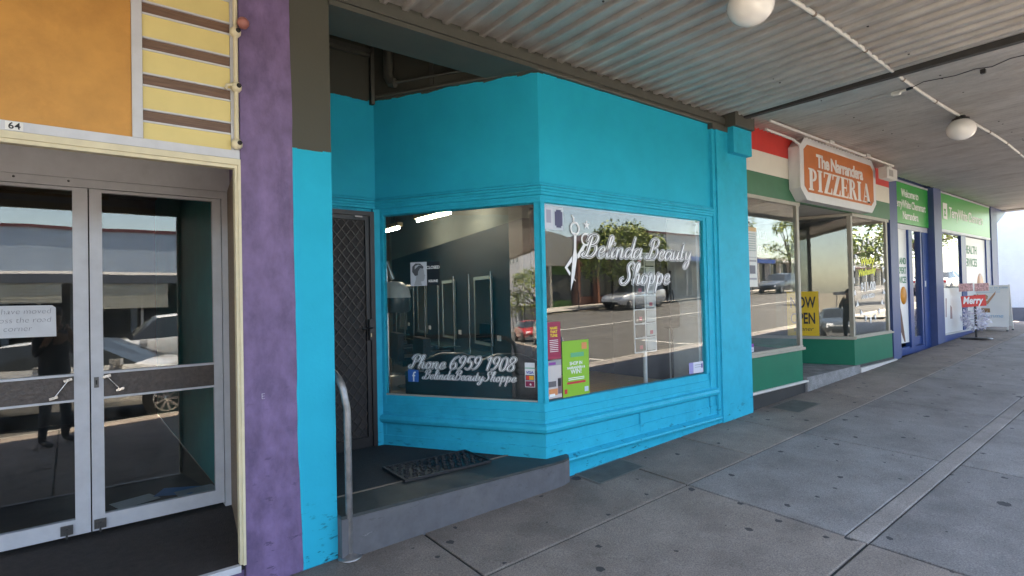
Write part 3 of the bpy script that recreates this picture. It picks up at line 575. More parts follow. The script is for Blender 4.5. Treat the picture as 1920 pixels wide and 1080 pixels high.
# scissors drawn in white vinyl
m = MB()
def ring(c, ra, rb, n=24, rx=1., rz=1.):
    V = []; 
    for k in range(n):
        a = 2*math.pi*k/n; V += [(c[0]+ra*rx*math.cos(a),yw-.001,c[1]+ra*rz*math.sin(a)),(c[0]+rb*rx*math.cos(a),yw-.001,c[1]+rb*rz*math.sin(a))]
    m.add(V, [(2*k,2*((k+1)%n),2*((k+1)%n)+1,2*k+1) for k in range(n)])
def poly(*pts): m.add([(x,yw-.001,z) for x, z in pts], [tuple(range(len(pts)))])
ring((3.553,2.245),.042,.062); ring((3.688,2.152),.042,.060)
poly((3.512,2.365),(3.53,2.335),(3.532,2.295),(3.55,2.305),(3.546,2.34),(3.52,2.368))
poly((3.538,2.19),(3.57,2.19),(3.562,2.06),(3.572,1.99),(3.535,1.82),(3.482,1.685),(3.498,1.86),(3.520,2.0),(3.534,2.06))
poly((3.655,2.108),(3.682,2.092),(3.60,1.985),(3.578,1.975),(3.574,2.01))
poly((3.512,2.0),(3.415,1.892),(3.475,1.82),(3.487,1.845),(3.448,1.892),(3.505,1.945))
poly((3.525,1.80),(3.552,1.768),(3.54,1.775),(3.518,1.79))
for k in range(5):
    a = math.pi/2+2*math.pi*k/5; cx, cz = 3.705, 2.285; P = [(cx+.045*math.cos(a),cz+.045*math.sin(a)),(cx+.017*math.cos(a+.63),cz+.017*math.sin(a+.63)),(cx,cz),(cx+.017*math.cos(a-.63),cz+.017*math.sin(a-.63))]; poly(*P)
m.build('scissors_decal', LW, wf)
# leaflets taped to the glass
def poster(name, label, cat, x0, x1, z0, z1, col, lines, y=.0105, group=None, right=None, org=None):
    """flat printed sheet; lines = (u0,u1,v0,v1,colour) printed blocks or (u,v,size,text,colour)"""
    rt = Vector(right or XR).normalized(); o0 = Vector(org) if org else Vector((0,y,0)); nrm = rt.cross(Vector(ZU))
    P = lambda u, v, l: o0+rt*(x0+(x1-x0)*u)+Vector((0,0,z0+(z1-z0)*v))+nrm*l
    t = thing(name, label, cat, tuple(P(.5,0,0)), group)
    q = MB(); q.prism([P(0,0,0),P(1,0,0),P(1,1,0),P(0,1,0)], -nrm*.0015); q.build('sheet', mat('sheet '+label[:30], col, .5, var=.05), t)
    for i, l in enumerate(lines):
        if l[0] == 'poly':
            q = MB(); q.add([P(u,v,.0008+.0003*i) for u, v in l[1]],[tuple(range(len(l[1])))]); q.build('print', mat('ink %.2f %.2f %.2f' % l[2], l[2], .6, var=.02), t)
        elif len(l) == 5 and isinstance(l[3], str):
            text(l[3], l[2]*(z1-z0), mat('ink %.2f %.2f %.2f' % l[4], l[4], .6, var=.02), t, P(l[0],l[1],.0014+.0002*i), rt, ZU, 'print', thick=.0006, align='CENTER', offset=.001)
        else:
            q = MB(); q.add([P(l[0],l[2],.0008+.0003*i),P(l[1],l[2],.0008+.0003*i),P(l[1],l[3],.0008+.0003*i),P(l[0],l[3],.0008+.0003*i)],[(0,1,2,3)]); q.build('print', mat('ink %.2f %.2f %.2f' % l[4], l[4], .6, var=.02), t)
    return t
Wt, Bk, Rd, Yl, Gy, Pu, Or = (.8,.8,.8), (.02,.02,.02), (.55,.03,.04), (.8,.6,.05), (.3,.3,.32), (.25,.05,.3), (.65,.25,.1)
poster('event_poster', 'crimson event poster with gold stars taped inside corner window', 'poster', 3.182,3.345,1.10,1.42, (.30,.015,.06), [(.5,.80,.10,'NAME',Yl),(.5,.70,.10,'THAT',Yl),(.5,.60,.10,'TUNE',Yl)]+[(.2,.8,.5-.05*k,.515-.05*k,Wt) for k in range(7)])
poster('competition_poster', 'lime green shop and win poster taped inside corner window', 'poster', 3.36,3.69,.755,1.245, (.22,.47,.03), [(.5,.56,.085,'SHOP IN',Wt),(.5,.49,.06,'NARRANDERA &',Wt),(.5,.40,.12,'WIN!',Wt),(.15,.85,.22,.26,Rd),(.2,.8,.32,.335,Wt),(.2,.8,.29,.305,Wt),(.72,.92,.83,.95,Or),(.3,.8,.70,.78,(.1,.4,.2)),(.05,.15,.06,.14,Rd),(.8,.95,.05,.14,(.5,.6,.7))])
poster('flyer_sheet', 'pale flyer with orange and dark pictures below crimson poster', 'poster', 3.182,3.345,.765,1.09, (.55,.5,.48), [(0,1,.86,1,Gy),(.1,.6,.88,.95,Pu),(.05,.6,.3,.45,(.12,.11,.12)),(.05,.7,.08,.25,Or),(.72,1,.1,.52,(.2,.13,.14)),(.72,.95,.3,.5,Bk),(.1,.5,.05,.12,Wt)])
poster('hair_poster', 'small faded poster with portrait and dark disc in window top corner', 'poster', 3.182,3.41,2.215,2.42, (.50,.56,.62), [(.03,.45,.05,.92,(.58,.6,.66)),(.12,.36,.3,.85,(.36,.36,.46)),(.55,.95,.2,.8,(.08,.08,.16)),(.62,.88,.12,.88,(.08,.08,.16))])
poster('licence_card', 'small white and lilac card at bottom of corner window', 'card', 5.235,5.50,.765,.885, (.62,.63,.72), [(0,.3,0,1,(.3,.28,.55)),(.4,.85,.7,.76,Gy),(.4,.85,.5,.55,Gy),(.86,.96,.4,.8,(.1,.08,.3))])
AO = A_-N_*.021
poster('closed_sign', 'black and white CLOSED sign with portrait hanging in angled window', 'sign', .36,.665,1.765,1.985, (.012,.016,.022), [(0,.57,0,1,(.62,.62,.66)),('poly',[(.12,.02),(.40,.02),(.36,.18),(.46,.20),(.48,.28),(.50,.33),(.485,.36),(.52,.42),(.48,.50),(.48,.62),(.42,.78),(.30,.80),(.20,.55),(.18,.25)],(.40,.40,.42)),('poly',[(.16,.42),(.06,.60),(.07,.82),(.18,.95),(.34,.94),(.46,.80),(.45,.72),(.34,.74),(.27,.60),(.26,.45)],(.09,.09,.10)),('poly',[(.15,.70),(.30,.86),(.40,.84),(.28,.90),(.16,.84)],(.5,.5,.52)),(.785,.70,.17,'CLOSED',Wt),(.785,.14,.14,'KEUNE',Wt)], right=T_, org=AO)
poster('card_payment_sticker', 'vertical strip of payment card stickers in angled window corner', 'sticker', 1.475,1.565,.865,1.075, (.75,.76,.78), [(0,1,.76,.80,(.1,.4,.25)),(.5,.55,.16,'VISA',(.05,.08,.4)),(.05,.95,.27,.50,(.02,.02,.1)),(.12,.55,.30,.47,(.7,.05,.03)),(.45,.9,.30,.47,(.8,.4,.03)),(.05,.95,.02,.25,(.25,.01,.06)),(.55,.08,.16,'e',Wt)], right=T_, org=AO)
poster('social_media_sticker', 'blue square sticker with white letter f in angled window', 'sticker', .312,.425,.872,.985, (.03,.13,.42), [(.55,.05,1.15,'f',Wt)], right=T_, org=AO)

# -- things inside the salon
CHR = mat('satin chrome', (.62,.63,.63), .25, .9)
MIRM = mat('mirror', (.9,.9,.9), .03, 1., var=0)
for k, dd in enumerate((.95,2.6,4.4,6.1)):
    p = W0+WT*dd+WN*.03
    t = thing('styling_mirror', ['first','second','third','fourth'][k]+' tall salon mirror with chrome posts on dark wall, counting from corner window', 'mirror', (p.x,p.y,.3), 'mirrors along the salon wall')
    q = MB(); q.obox(p+Vector((0,0,.95)), WT*.74, WN*.012, (0,0,1.0)); q.build('glass_panel', mat('mirror edge', (.30,.37,.36), .25), t)
    q = MB(); q.obox(p+WT*.06+WN*.013+Vector((0,0,1.0)), WT*.62, WN*.004, (0,0,.90)); q.build('mirror_face', MIRM, t)
    for e in (-.08,.82):
        q = MB(); q.tube([p+WT*e+WN*.06+Vector((0,0,.72)),p+WT*e+WN*.06+Vector((0,0,2.0))], .016, 8); q.build('post', CHR, t)
    q = MB(); q.obox(p-WT*.2+Vector((0,0,.84)), WT*1.0, WN*.3, (0,0,.02)); q.build('glass_shelf', mat('shelf glass', (.06,.11,.11), .1), t)
    q = MB(); q.obox(p-WT*.3+WN*.012+Vector((0,0,1.05)), WT*.1, WN*.02, (0,0,.07)); q.build('socket_plate', LW, t)
for k, (dd, off) in enumerate(((1.1,.75),(2.4,.8),(3.9,.85))):
    p = W0+WT*dd+WN*off
    t = thing('salon_chair', ['first','second','third'][k]+' black padded salon chair from the corner window, facing mirrors', 'chair', (p.x,p.y,.27), 'chairs in front of the salon mirrors')
    BV = mat('black vinyl', (.012,.012,.013), .3)
    q = MB(); q.obox(p-WT*.28-WN*.25+Vector((0,0,.62)), WT*.56, WN*.5, (0,0,.13)); q.build('seat', BV, t)
    q = MB(); q.obox(p-WT*.28+WN*.22+Vector((0,0,.70)), WT*.56, WN*.1, (0,0,.42)); q.build('backrest', BV, t)
    for e in (-.33,.26): q = MB(); q.obox(p+WT*e-WN*.22+Vector((0,0,.84)), WT*.07, WN*.46, (0,0,.06)); q.build('armrest', BV, t)
    q = MB(); q.tube([p+Vector((0,0,.27)),p+Vector((0,0,.62))], .035, 10); q.lathe(p+Vector((0,0,.27)), [(0,.04),(.05,.04),(.27,.012),(.27,0)], 18); q.build('pedestal', CHR, t)
sf = thing('waiting_sofa', 'low dark sofa behind angled salon window', 'sofa', tuple(A_+T_*.8-N_*.8+Vector((0,0,.27))))
q = MB(); q.obox(A_+T_*.25-N_*.5+Vector((0,0,.271)), T_*1.2, -N_*.65, (0,0,.42)); q.build('seat', MATS['black vinyl'], sf)
for k in range(2): q = MB(); q.tube([A_+T_*(.28+.6*k)-N_*.46+Vector((0,0,.95)),A_+T_*(.45+.6*k)-N_*.46+Vector((0,0,1.02)),A_+T_*(.65+.6*k)-N_*.46+Vector((0,0,1.02)),A_+T_*(.84+.6*k)-N_*.46+Vector((0,0,.95))], .09, 10); q.obox(A_+T_*(.28+.6*k)-N_*.38+Vector((0,0,.69)), T_*.56, -N_*.12, (0,0,.28)); q.build('back_cushion', MATS['black vinyl'], sf)
TUBE = mat('tube light', (1,.97,.9), .5, emit=9.)
def tube_light(p, q, lab):
    p, q = Vector(p), Vector(q); d = (q-p).normalized(); n = Vector((-d.y,d.x,0))
    t = thing('fluorescent_light', lab, 'light', tuple(p))
    b = MB(); b.obox(p-n*.045+Vector((0,0,.03)), q-p, n*.09, (0,0,.06)); b.build('batten', mat('batten', (.45,.36,.2), .6), t)
    b = MB(); b.tube([p+d*.05,q-d*.05], .02, 8); b.build('tube', TUBE, t)
    for e in (.2,.8): b = MB(); b.tube([p+(q-p)*e+Vector((0,0,.09)),p+(q-p)*e+Vector((0,0,1.2))], .008, 6); b.build('hanger', BLK, t)
tube_light((4.06,3.85,2.8),(4.05,2.83,2.8), 'lit fluorescent tube hanging in salon nearer the angled window')
tube_light((4.25,5.75,2.8),(4.21,4.65,2.8), 'lit fluorescent tube hanging deeper inside the salon')
# hood hair dryer
hd = thing('hood_dryer', 'silver hood hair dryer on a wall arm inside salon', 'hair dryer', (2.75,2.0,.3))
q = MB(); q.lathe((2.75,2.0,1.60), [(0,.24),(.10,.23),(.17,.16),(.19,.06)], 18); q.build('hood', mat('hood grey', (.5,.5,.47), .4), hd)
q = MB(); q.lathe((2.75,2.0,1.60), [(.19,.06),(.19,-.08),(.17,-.10)], 18); q.build('visor', mat('smoked plastic', (.06,.07,.07), .15), hd)
q = MB(); q.tube([(2.75,2.0,1.86),(2.70,2.05,2.05)], .025, 8); q.tube([(2.75,2.0,1.75),(3.12,2.3,1.78)], .03, 8); q.tube([(2.70,2.05,.28),(2.70,2.05,2.05)], .02, 8); q.build('arm', CHR, hd)
# display rack and bag in the corner window
dk = thing('card_rack', 'white wire rack of small cards standing in corner window', 'display rack', (4.86,.3,.62))
WH = mat('white wire', (.66,.66,.66), .5)
q = MB(); q.tube([(4.86,.3,.62),(4.86,.3,2.08)], .022, 8); q.lathe((4.86,.3,.621), [(0,.02),(.2,.015),(.2,0)], 16)
for xx in (4.68,4.86,5.04): q.box(xx-.006,xx+.006,.282,.294,1.02,2.08)
for zz in [1.02+.152*k for k in range(8)]: q.box(4.68,5.04,.284,.292,zz-.006,zz+.006)
q.build('rack_frame', WH, dk)
for r_ in range(7):
    for c_ in range(2):
        x0 = 4.695+.18*c_; z0 = 1.035+.152*r_
        q = MB(); q.box(x0,x0+.15,.276,.281,z0,z0+.128); o = q.build('card', mat(['card dark','card white','card pale'][(r_*3+c_*2)%3], [(.07,.06,.06),(.62,.62,.62),(.5,.5,.48)][(r_*3+c_*2)%3], .5), dk)
        if (r_+c_) % 2 == 0: B('card_print', mat('card pink', (.45,.08,.12), .5), dk, x0+.05,x0+.1,.273,.2755,z0+.02,z0+.06)
bg_ = thing('shopping_bag', 'small black bag hanging on dark stand in corner window', 'bag', (5.36,.3,.6))
q = MB(); q.box(5.27,5.45,.26,.36,1.25,1.55,.02); q.build('bag', BLK, bg_)
q = MB(); q.tube([(5.36,.31,.61),(5.36,.31,1.9)], .015, 8); q.lathe((5.36,.31,.621), [(0,.02),(.12,.012),(.12,0)], 14); q.tube([(5.30,.31,1.55),(5.33,.31,1.68),(5.39,.31,1.68),(5.42,.31,1.55)], .008, 6); q.build('stand', BLK, bg_)
mg_ = thing('magazine_pile', 'loose magazines lying on timber floor of corner window', 'magazines', (4.5,.2,.62))
for k in range(4):
    a = .3*k; q = MB(); q.obox((4.35+.11*k,.16+.02*k,.622+.006*k),(.22*math.cos(a),.22*math.sin(a),0),(-.15*math.sin(a),.15*math.cos(a),0),(0,0,.006)); q.build('magazine', mat('mag %d' % k, [(.6,.6,.62),(.5,.2,.3),(.2,.4,.3),(.6,.5,.3)][k], .4), mg_)

# -- handrail and doormat at the step
GALV = mat('galvanised pipe', (.24,.24,.245), .42, .75, var=.3, scale=14, dirt=.4, dcol=(.11,.10,.10))
hr = thing('handrail', 'bent galvanised pipe handrail bolted beside turquoise pilaster', 'handrail', (1.392,-.055,G(1.392,-.055)))
q = MB(); P = [(1.392,-.055,G(1.39)-.0),(1.392,-.055,.6),(1.39,-.055,.95),(1.375,-.035,1.07)]
for k in range(1,7): a = k/6*math.pi/2; P.append((1.375-.02*math.sin(a),-.035+.30*(1-math.cos(a))+.03*k/6,1.07+.13*math.sin(a)))
P += [(1.352,.5,1.205),(1.352,1.2,1.205)]
q.tube(P, .0235, 14); q.build('pipe', GALV, hr)
q = MB(); q.lathe((1.392,-.055,G(1.39,-.055)+.001), [(0,.012),(.072,.010),(.075,0)], 20); q.lathe((1.392,-.055,G(1.39,-.055)+.012), [(.05,0),(.034,.012),(.0236,.02)], 16); q.build('flange', GALV, hr)
dm = thing('doormat', 'black rubber scroll-pattern doormat lying on entry floor', 'doormat', (1.95,.25,.276))
RUB = mat('rubber', (.016,.016,.018), .5, var=.2, scale=20)
mo = Vector((1.945,.245,.2795)); mu = Vector((2.722,.212,.2795))-mo; mv = Vector((1.962,.665,.2795))-mo
q = MB(); q.obox(mo, mu, mv, (0,0,.008)); q.build('base', RUB, dm)
q = MB()
for a, b, c, d in ((0,1,0,.035),(0,1,.965,1),(0,.02,.035,.965),(.98,1,.035,.965)): q.obox(mo+mu*a+mv*c+Vector((0,0,.0081)), mu*(b-a), mv*(d-c), (0,0,.011))
q.build('rim', RUB, dm)
q = MB(); rnd = random.Random(3)
for i in range(11):
    for j in range(6):
        c = mo+mu*((i+.5+(.5 if j % 2 else 0)*.9)/11.6)+mv*((j+.55)/6.1); r_ = .026
        a0 = rnd.random()*6.28; pts = [c+Vector((math.cos(a0+t_*.75)*r_*(1-.07*t_),math.sin(a0+t_*.75)*r_*(1-.07*t_),.0125)) for t_ in range(9)]
        q.tube(pts, .0055, 5)
q.build('scrolls', RUB, dm)

# ================================================================ PIZZERIA
PG = mat('pizzeria green', (.0,.155,.088), .5, spec=.2, var=.08, scale=3, dirt=.12, dcol=(.02,.1,.07))
FG = mat('flag green', (.035,.15,.075), .5, var=.12, scale=5, dirt=.25, dcol=(.1,.2,.13)); FR = mat('flag red', (.60,.035,.028), .45, var=.08); FW = mat('flag white', (.72,.68,.58), .5, var=.05)
BEI = mat('beige aluminium', (.36,.33,.27), .45, var=.1, scale=8, dirt=.2, dcol=(.15,.13,.1)); NOS = mat('white nosing', (.62,.57,.54), .5, var=.1)
BBASE = mat('black base', (.02,.02,.022), .6, dirt=.3, dcol=(.09,.09,.09))
pz = thing('pizzeria', 'green and white pizzeria shopfront with red white green fascia', 'shop', (8.9,0,.25))
m = MB(); m.prism([(6.425,-.0,.374),(7.93,-.0,.374),(7.93,0,G(7.93)-.05),(6.425,0,G(6.425)-.05)], (0,.2,0)); m.build('base', BBASE, pz)
m = MB(); m.profile([(0,.372),(.03,.376),(.042,.39),(.03,.405),(0,.408)], (6.43,0,0),(7.96,0,0),(0,-1,0)); m.build('nosing', NOS, pz)
B('stall_board', PG, pz, 6.43,7.88,.004,.12,.408,.83)
m = MB(); m.prism([(7.88,.004,.408),(7.885,.12,.408),(8.2,1.6,.408),(8.1,1.6,.408),(7.80,.12,.408)], (0,0,.42)); m.build('return_board', PG, pz)
m = MB(); m.box(6.43,7.90,-.035,.03,.832,.866); m.box(6.43,7.88,-.012,.03,.866,.892); m.build('sill', BEI, pz)
m = MB(); m.box(7.80,7.868,-.008,.04,.892,2.80); m.box(6.425,6.455,-.008,.04,.892,2.80); m.box(6.43,7.90,-.012,.04,2.80,2.848); m.build('window_frame', BEI, pz)
B('window', GLASS, pz, 6.455,7.80,.012,.018,.892,2.80)
m = MB(); m.obox((7.86,.05,.86),(.30,1.5,0),(.006,0,0),(0,0,1.94)); m.build('return_window', GLASS, pz)
# entry
m = MB(); m.prism([(7.935,-.03,.1),(9.775,-.03,.1),(9.62,.15,.1),(9.06,1.6,.1),(8.2,1.6,.1),(7.9,.1,.1)], (0,0,.345)); m.build('entry_step', concrete_mat('step concrete', (.36,.35,.35), gum=False), pz)
B('entry_soffit', mat('entry soffit', (.5,.49,.46), .6), pz, 7.7,9.8,.02,1.7,2.852,2.89)
eA, eB = Vector((9.06,1.55,0)), Vector((9.655,0,0)); eT = (eB-eA).normalized(); eN = Vector((eT.y,-eT.x,0))
m = MB(); m.obox(eA+Vector((0,0,.448)), eB-eA-eT*.0, -eN*.1, (0,0,.40)); m.build('angled_board', PG, pz)
m = MB(); m.obox(eA+eN*.03+Vector((0,0,.85)), eB-eA+eT*.03, -eN*.1, (0,0,.045)); m.build('angled_sill', BEI, pz)
m = MB(); m.obox(eA-eN*.02+Vector((0,0,.895)), eB-eA, -eN*.006, (0,0,1.92)); m.build('angled_window', GLASS, pz)
m = MB(); m.obox(eA+eN*.01+Vector((0,0,2.80)), eB-eA, -eN*.08, (0,0,.045)); m.box(9.625,9.69,-.008,.05,.9,2.80); m.build('entry_frame', BEI, pz)
dd = MB(); dd.box(8.2,8.3,1.6,1.66,.45,2.8); dd.box(8.98,9.08,1.6,1.66,.45,2.8); dd.box(8.3,8.98,1.6,1.66,2.6,2.8); dd.box(8.3,8.98,1.6,1.66,.45,.6); dd = dd.build('entry_door', BEI, pz); B('glass', GLASS, dd, 8.3,8.98,1.625,1.631,.6,2.6)
# right window
B('right_stall_board', PG, pz, 9.66,11.32,.004,.12,.44,.862)
m = MB(); m.prism([(9.80,-.035,G(9.8)+.075),(11.42,-.035,G(11.42)+.02),(11.42,-.035,G(11.42)-.03),(9.80,-.035,G(9.8)-.02)], (0,.05,0)); m.build('right_nosing', NOS, pz)
B('right_base', BBASE, pz, 9.66,11.36,.002,.1,.2,.44)
m = MB(); m.box(9.64,11.30,-.035,.03,.864,.892); m.box(9.64,11.27,-.012,.03,.892,.91); m.build('right_sill', BEI, pz)
m = MB(); m.box(11.13,11.20,-.008,.04,.91,2.80); m.box(9.69,11.27,-.012,.04,2.80,2.848); m.build('right_window_frame', BEI, pz)
B('right_window', GLASS, pz, 9.69,11.13,.012,.018,.91,2.80)
# flag fascia
for nm, mm, z0, z1 in (('green_stripe',FG,2.85,3.143),('white_stripe',FW,3.1432,3.419),('red_stripe',FR,3.4192,3.72)): B(nm, mm, pz, 6.445,11.36,-.006,.05,z0,z1)
B('edge_strip', NOS, pz, 6.428,6.444,-.02,.05,2.82,3.42)
# inside
B('floor', FLR, pz, 6.4,11.4,.15,6.,.3,.44); B('back_wall', mat('pizzeria wall', (.13,.13,.12), .8), pz, 6.4,11.4,6.,6.2,.3,4.2); B('ceiling', MATS['dim ceiling'], pz, 6.4,11.4,.06,6.,2.95,3.05)
B('party_wall', DARKWALL, pz, 6.08,6.42,.3,6.,.2,4.4); B('end_wall', MATS['pizzeria wall'], pz, 11.22,11.36,.1,6.,.2,4.4); B('roof', DARKWALL, pz, 6.4,11.4,.05,6.2,4.3,4.45); B('parapet', NOS, pz, 6.43,11.4,.055,.3,3.73,5.6)
B('shelf', MATS['pizzeria wall'], pz, 6.5,7.7,.06,.9,.7,.85)
fr = thing('drinks_fridge', 'black glass-door drinks fridge inside pizzeria left window', 'fridge', (7.1,.6,.85))
q = MB(); q.box(6.6,7.35,.5,1.0,.44,1.62,.01); q.build('cabinet', BLK, fr); B('door_frame', CHR, fr, 6.63,6.66,.485,.5,.5,1.6); q = MB()
for r_ in range(12): q.lathe((7.28,.497,.9+.055*r_), [(0,-.002),(.01,-.002),(.01,0)], 6, 'y'); q.lathe((7.22,.497,.9+.055*r_), [(0,-.002),(.01,-.002),(.01,0)], 6, 'y')
q.build('studs', LW, fr)
poster('menu_sheet', 'tall printed menu sheet taped inside pizzeria window', 'menu', 6.47,6.74,1.70,2.44, (.62,.62,.58), [(0,1,.93,1,(.6,.4,.2))]+[(.1,.9,.88-.04*k,.895-.04*k,(.3,.36,.33)) for k in range(8)]+[(.05,.95,.49,.5,Gy),(.3,.8,.22,.36,(.15,.15,.18)),(.3,.9,.42,.45,Gy),(.25,.9,.12,.15,Gy)], y=.009)
text('NOW\nOPEN', .17, LS, pz, (7.02,.0225,2.30), (-1,0,0), ZU, 'window_lettering', offset=-.006, thick=.001, sx=.62, line=1.15)
poster('hours_sticker', 'small white and purple sticker at lower corner of pizzeria window', 'sticker', 6.46,6.60,.90,1.0, (.6,.58,.66), [(0,1,.6,1,Pu),(.1,.9,.2,.3,Gy)], y=.009)
ws = []
text('Wacky', .17, mat('yellow vinyl', (.75,.75,.02), .5), pz, (10.02,.009,2.02), (1,0,.10), ZU, 'window_lettering', offset=.006, shear=.2, thick=.001, sx=1.25)
text('Wednesday', .155, MATS['yellow vinyl'], pz, (9.92,.009,1.84), (1,0,.10), ZU, 'window_lettering', offset=.006, shear=.2, thick=.001, sx=1.0)
text('$11.00', .20, LW, pz, (10.0,.009,1.60), (1,0,.05), ZU, 'window_lettering', offset=.006, thick=.001, sx=1.15)
text('LARGE PIZZA', .085, LW, pz, (10.03,.009,1.48), (1,0,.05), ZU, 'window_lettering', thick=.001, sx=1.1, offset=.003)
q = MB()
for k in range(20):
    a = 2*math.pi*k/20; c = Vector((10.38,.008,1.78)); d = Vector((math.cos(a)*1.0,0,math.sin(a)*.98)); n = Vector((-d.z,0,d.x)).normalized(); p = c+Vector((d.x*.62,0,d.z*.62)); q = MB(); q.add([p-n*.05,p+n*.05,p+d.normalized()*.11],[(0,1,2)]); q.build('window_ray', LW, pz)
no = thing('now_open_sign', 'yellow NOW OPEN sign standing behind angled pizzeria glass', 'sign', (9.2,.9,.9))
rt = eT; o_ = eB+(eA-eB)*.30+eN*.014
def onp(px_x, z, off=0): return o_+rt*px_x+Vector((0,0,z))+eN*off
q = MB(); q.prism([onp(-.44,.90),onp(.02,.90),onp(.02,1.62),onp(-.44,1.62)], -eN*.008); q.build('board', mat('sign yellow', (.72,.45,.01), .5), no)
for tx, zz in (('NOW',1.36),('OPEN',1.10)): text(tx, .25, LB, no, onp(-.21,zz,.001), rt, ZU, 'print', align='CENTER', offset=.006, sx=.56)
text('Dinner', .10, LB, no, onp(-.21,.98,.001), rt, ZU, 'print', align='CENTER', shear=.3)
# sign box
ps = thing('pizzeria_sign', 'white and orange eight-sided box sign reading The Narrandera Pizzeria', 'sign', (8.92,-.08,2.86))
x0,x1,z0,z1,cx,cz = 7.605,10.25,2.862,3.715,.18,.15
oc = lambda i, y: [(x0+cx+i*.3,y,z0+i),(x1-cx-i*.3,y,z0+i),(x1-i,y,z0+cz+i*.3),(x1-i,y,z1-cz-i*.3),(x1-cx-i*.3,y,z1-i),(x0+cx+i*.3,y,z1-i),(x0+i,y,z1-cz-i*.3),(x0+i,y,z0+cz+i*.3)]
q = MB(); q.prism(oc(0,-.16), (0,.15,0)); q.build('box', mat('sign white', (.66,.66,.66), .45, var=.06, scale=4, dirt=.12, dcol=(.35,.3,.25)), ps)
q = MB(); q.prism([(x,y-.01,z) for x,y,z in oc(-.006,-.155)], (0,.02,0)); q.build('rim', MATS['sign white'], ps)
q = MB(); q.prism(oc(.105,-.1685), (0,.003,0)); q.build('orange_face', mat('sign orange', (.50,.135,.028), .5, var=.08), ps)
PL = mat('sign lettering', (.72,.70,.68), .5)
text('The Narrandera', .245, PL, ps, (8.90,-.170,3.345), XR, ZU, 'lettering', align='CENTER', offset=.009, space=.86, sx=1.17)
# PIZZERIA drawn with heavy stems, thin hairlines and serifs
q = MB()
def gp(pts): q.prism([(x,-.1695,z) for x, z in pts], (0,-.002,0))
def stem(x, w_=.088, z0=3.0, z1=3.30, s=.03):
    gp([(x,z0),(x+w_,z0),(x+w_,z1),(x,z1)]); 
    for zz, dz in ((z0,.022),(z1-.022,.022)): gp([(x-s,zz),(x,zz),(x,zz+dz),(x-s,zz+dz)]); gp([(x+w_,zz),(x+w_+s,zz),(x+w_+s,zz+dz),(x+w_,zz+dz)])
def bowl(x, zb_, zt_, wd, th=.07):
    zc = (zb_+zt_)/2; rz = (zt_-zb_)/2; n = 10
    for k in range(n):
        a, b = -math.pi/2+math.pi*k/n, -math.pi/2+math.pi*(k+1)/n
        gp([(x+wd*math.cos(a),zc+rz*math.sin(a)),(x+wd*math.cos(b),zc+rz*math.sin(b)),(x+(wd-th)*max(0,math.cos(b)),zc+(rz-.025)*math.sin(b)),(x+(wd-th)*max(0,math.cos(a)),zc+(rz-.025)*math.sin(a))])
def L_P(x): stem(x); bowl(x+.088,3.125,3.30,.13)
def L_I(x): stem(x)
def L_Z(x):
    gp([(x,3.0),(x+.10,3.0),(x+.27,3.30),(x+.17,3.30)]); gp([(x+.005,3.278),(x+.165,3.278),(x+.175,3.30),(x+.005,3.30)]); gp([(x+.005,3.22),(x+.025,3.22),(x+.045,3.278),(x+.005,3.278)])
    gp([(x+.105,3.0),(x+.27,3.0),(x+.27,3.022),(x+.118,3.022)]); gp([(x+.225,3.022),(x+.27,3.022),(x+.27,3.09),(x+.25,3.09)])
def L_E(x):
    stem(x); 
    for zz in (3.0,3.278): gp([(x+.118,zz),(x+.235,zz),(x+.235,zz+.022),(x+.118,zz+.022)])
    gp([(x+.088,3.138),(x+.17,3.138),(x+.17,3.16),(x+.088,3.16)]); gp([(x+.2,3.022),(x+.235,3.022),(x+.235,3.09)]); gp([(x+.2,3.278),(x+.235,3.278),(x+.235,3.21)]); gp([(x+.17,3.10),(x+.185,3.10),(x+.185,3.20),(x+.17,3.20)])
def L_R(x): stem(x); bowl(x+.088,3.145,3.30,.12); gp([(x+.10,3.15),(x+.18,3.15),(x+.275,3.0),(x+.185,3.0)])
def L_A(x):
    gp([(x+.12,3.30),(x+.185,3.30),(x+.30,3.0),(x+.195,3.0)]); gp([(x+.03,3.0),(x+.055,3.0),(x+.145,3.27),(x+.13,3.30)]); gp([(x+.075,3.085),(x+.205,3.085),(x+.2,3.105),(x+.08,3.105)])
    for a in (x-.005,x+.17): gp([(a,3.0),(a+.15,3.0),(a+.15,3.02),(a,3.02)])
x = 7.86
for fn, adv in ((L_P,.275),(L_I,.165),(L_Z,.285),(L_Z,.315),(L_E,.285),(L_R,.325),(L_I,.17),(L_A,.3)): fn(x); x += adv
q.build('lettering', PL, ps)
cdt = thing('white_conduit', 'white pipe conduit above pizzeria sign ending at white box', 'conduit', (6.54,-.3,3.65))
WPL = mat('white plastic', (.62,.61,.58), .45, var=.06, dirt=.15, dcol=(.3,.26,.2))
q = MB(); q.tube([(6.54,-.30,3.672),(7.43,-.30,3.662),(10.64,-.30,3.655)], .016, 8); q.tube([(6.60,-.22,3.60),(7.3,-.22,3.585),(7.50,-.20,3.56)], .016, 8); q.build('pipe', WPL, cdt)
for xx in (8.15,9.45): q = MB(); q.box(xx,xx+.14,-.33,-.27,3.64,3.69); q.build('junction', WPL, cdt)
bx = thing('white_box', 'small white alarm box mounted above blue post', 'alarm box', (10.4,-.3,3.4))
q = MB(); q.box(10.16,10.62,-.36,-.24,3.40,3.58,.01); q.build('case', WPL, bx); B('speaker_grille', mat('grille pale', (.36,.35,.33), .7), bx, 10.26,10.42,-.365,-.36,3.44,3.54)
B('mount', WPL, bx, 10.5,10.64,-.28,-.22,3.5,3.68)

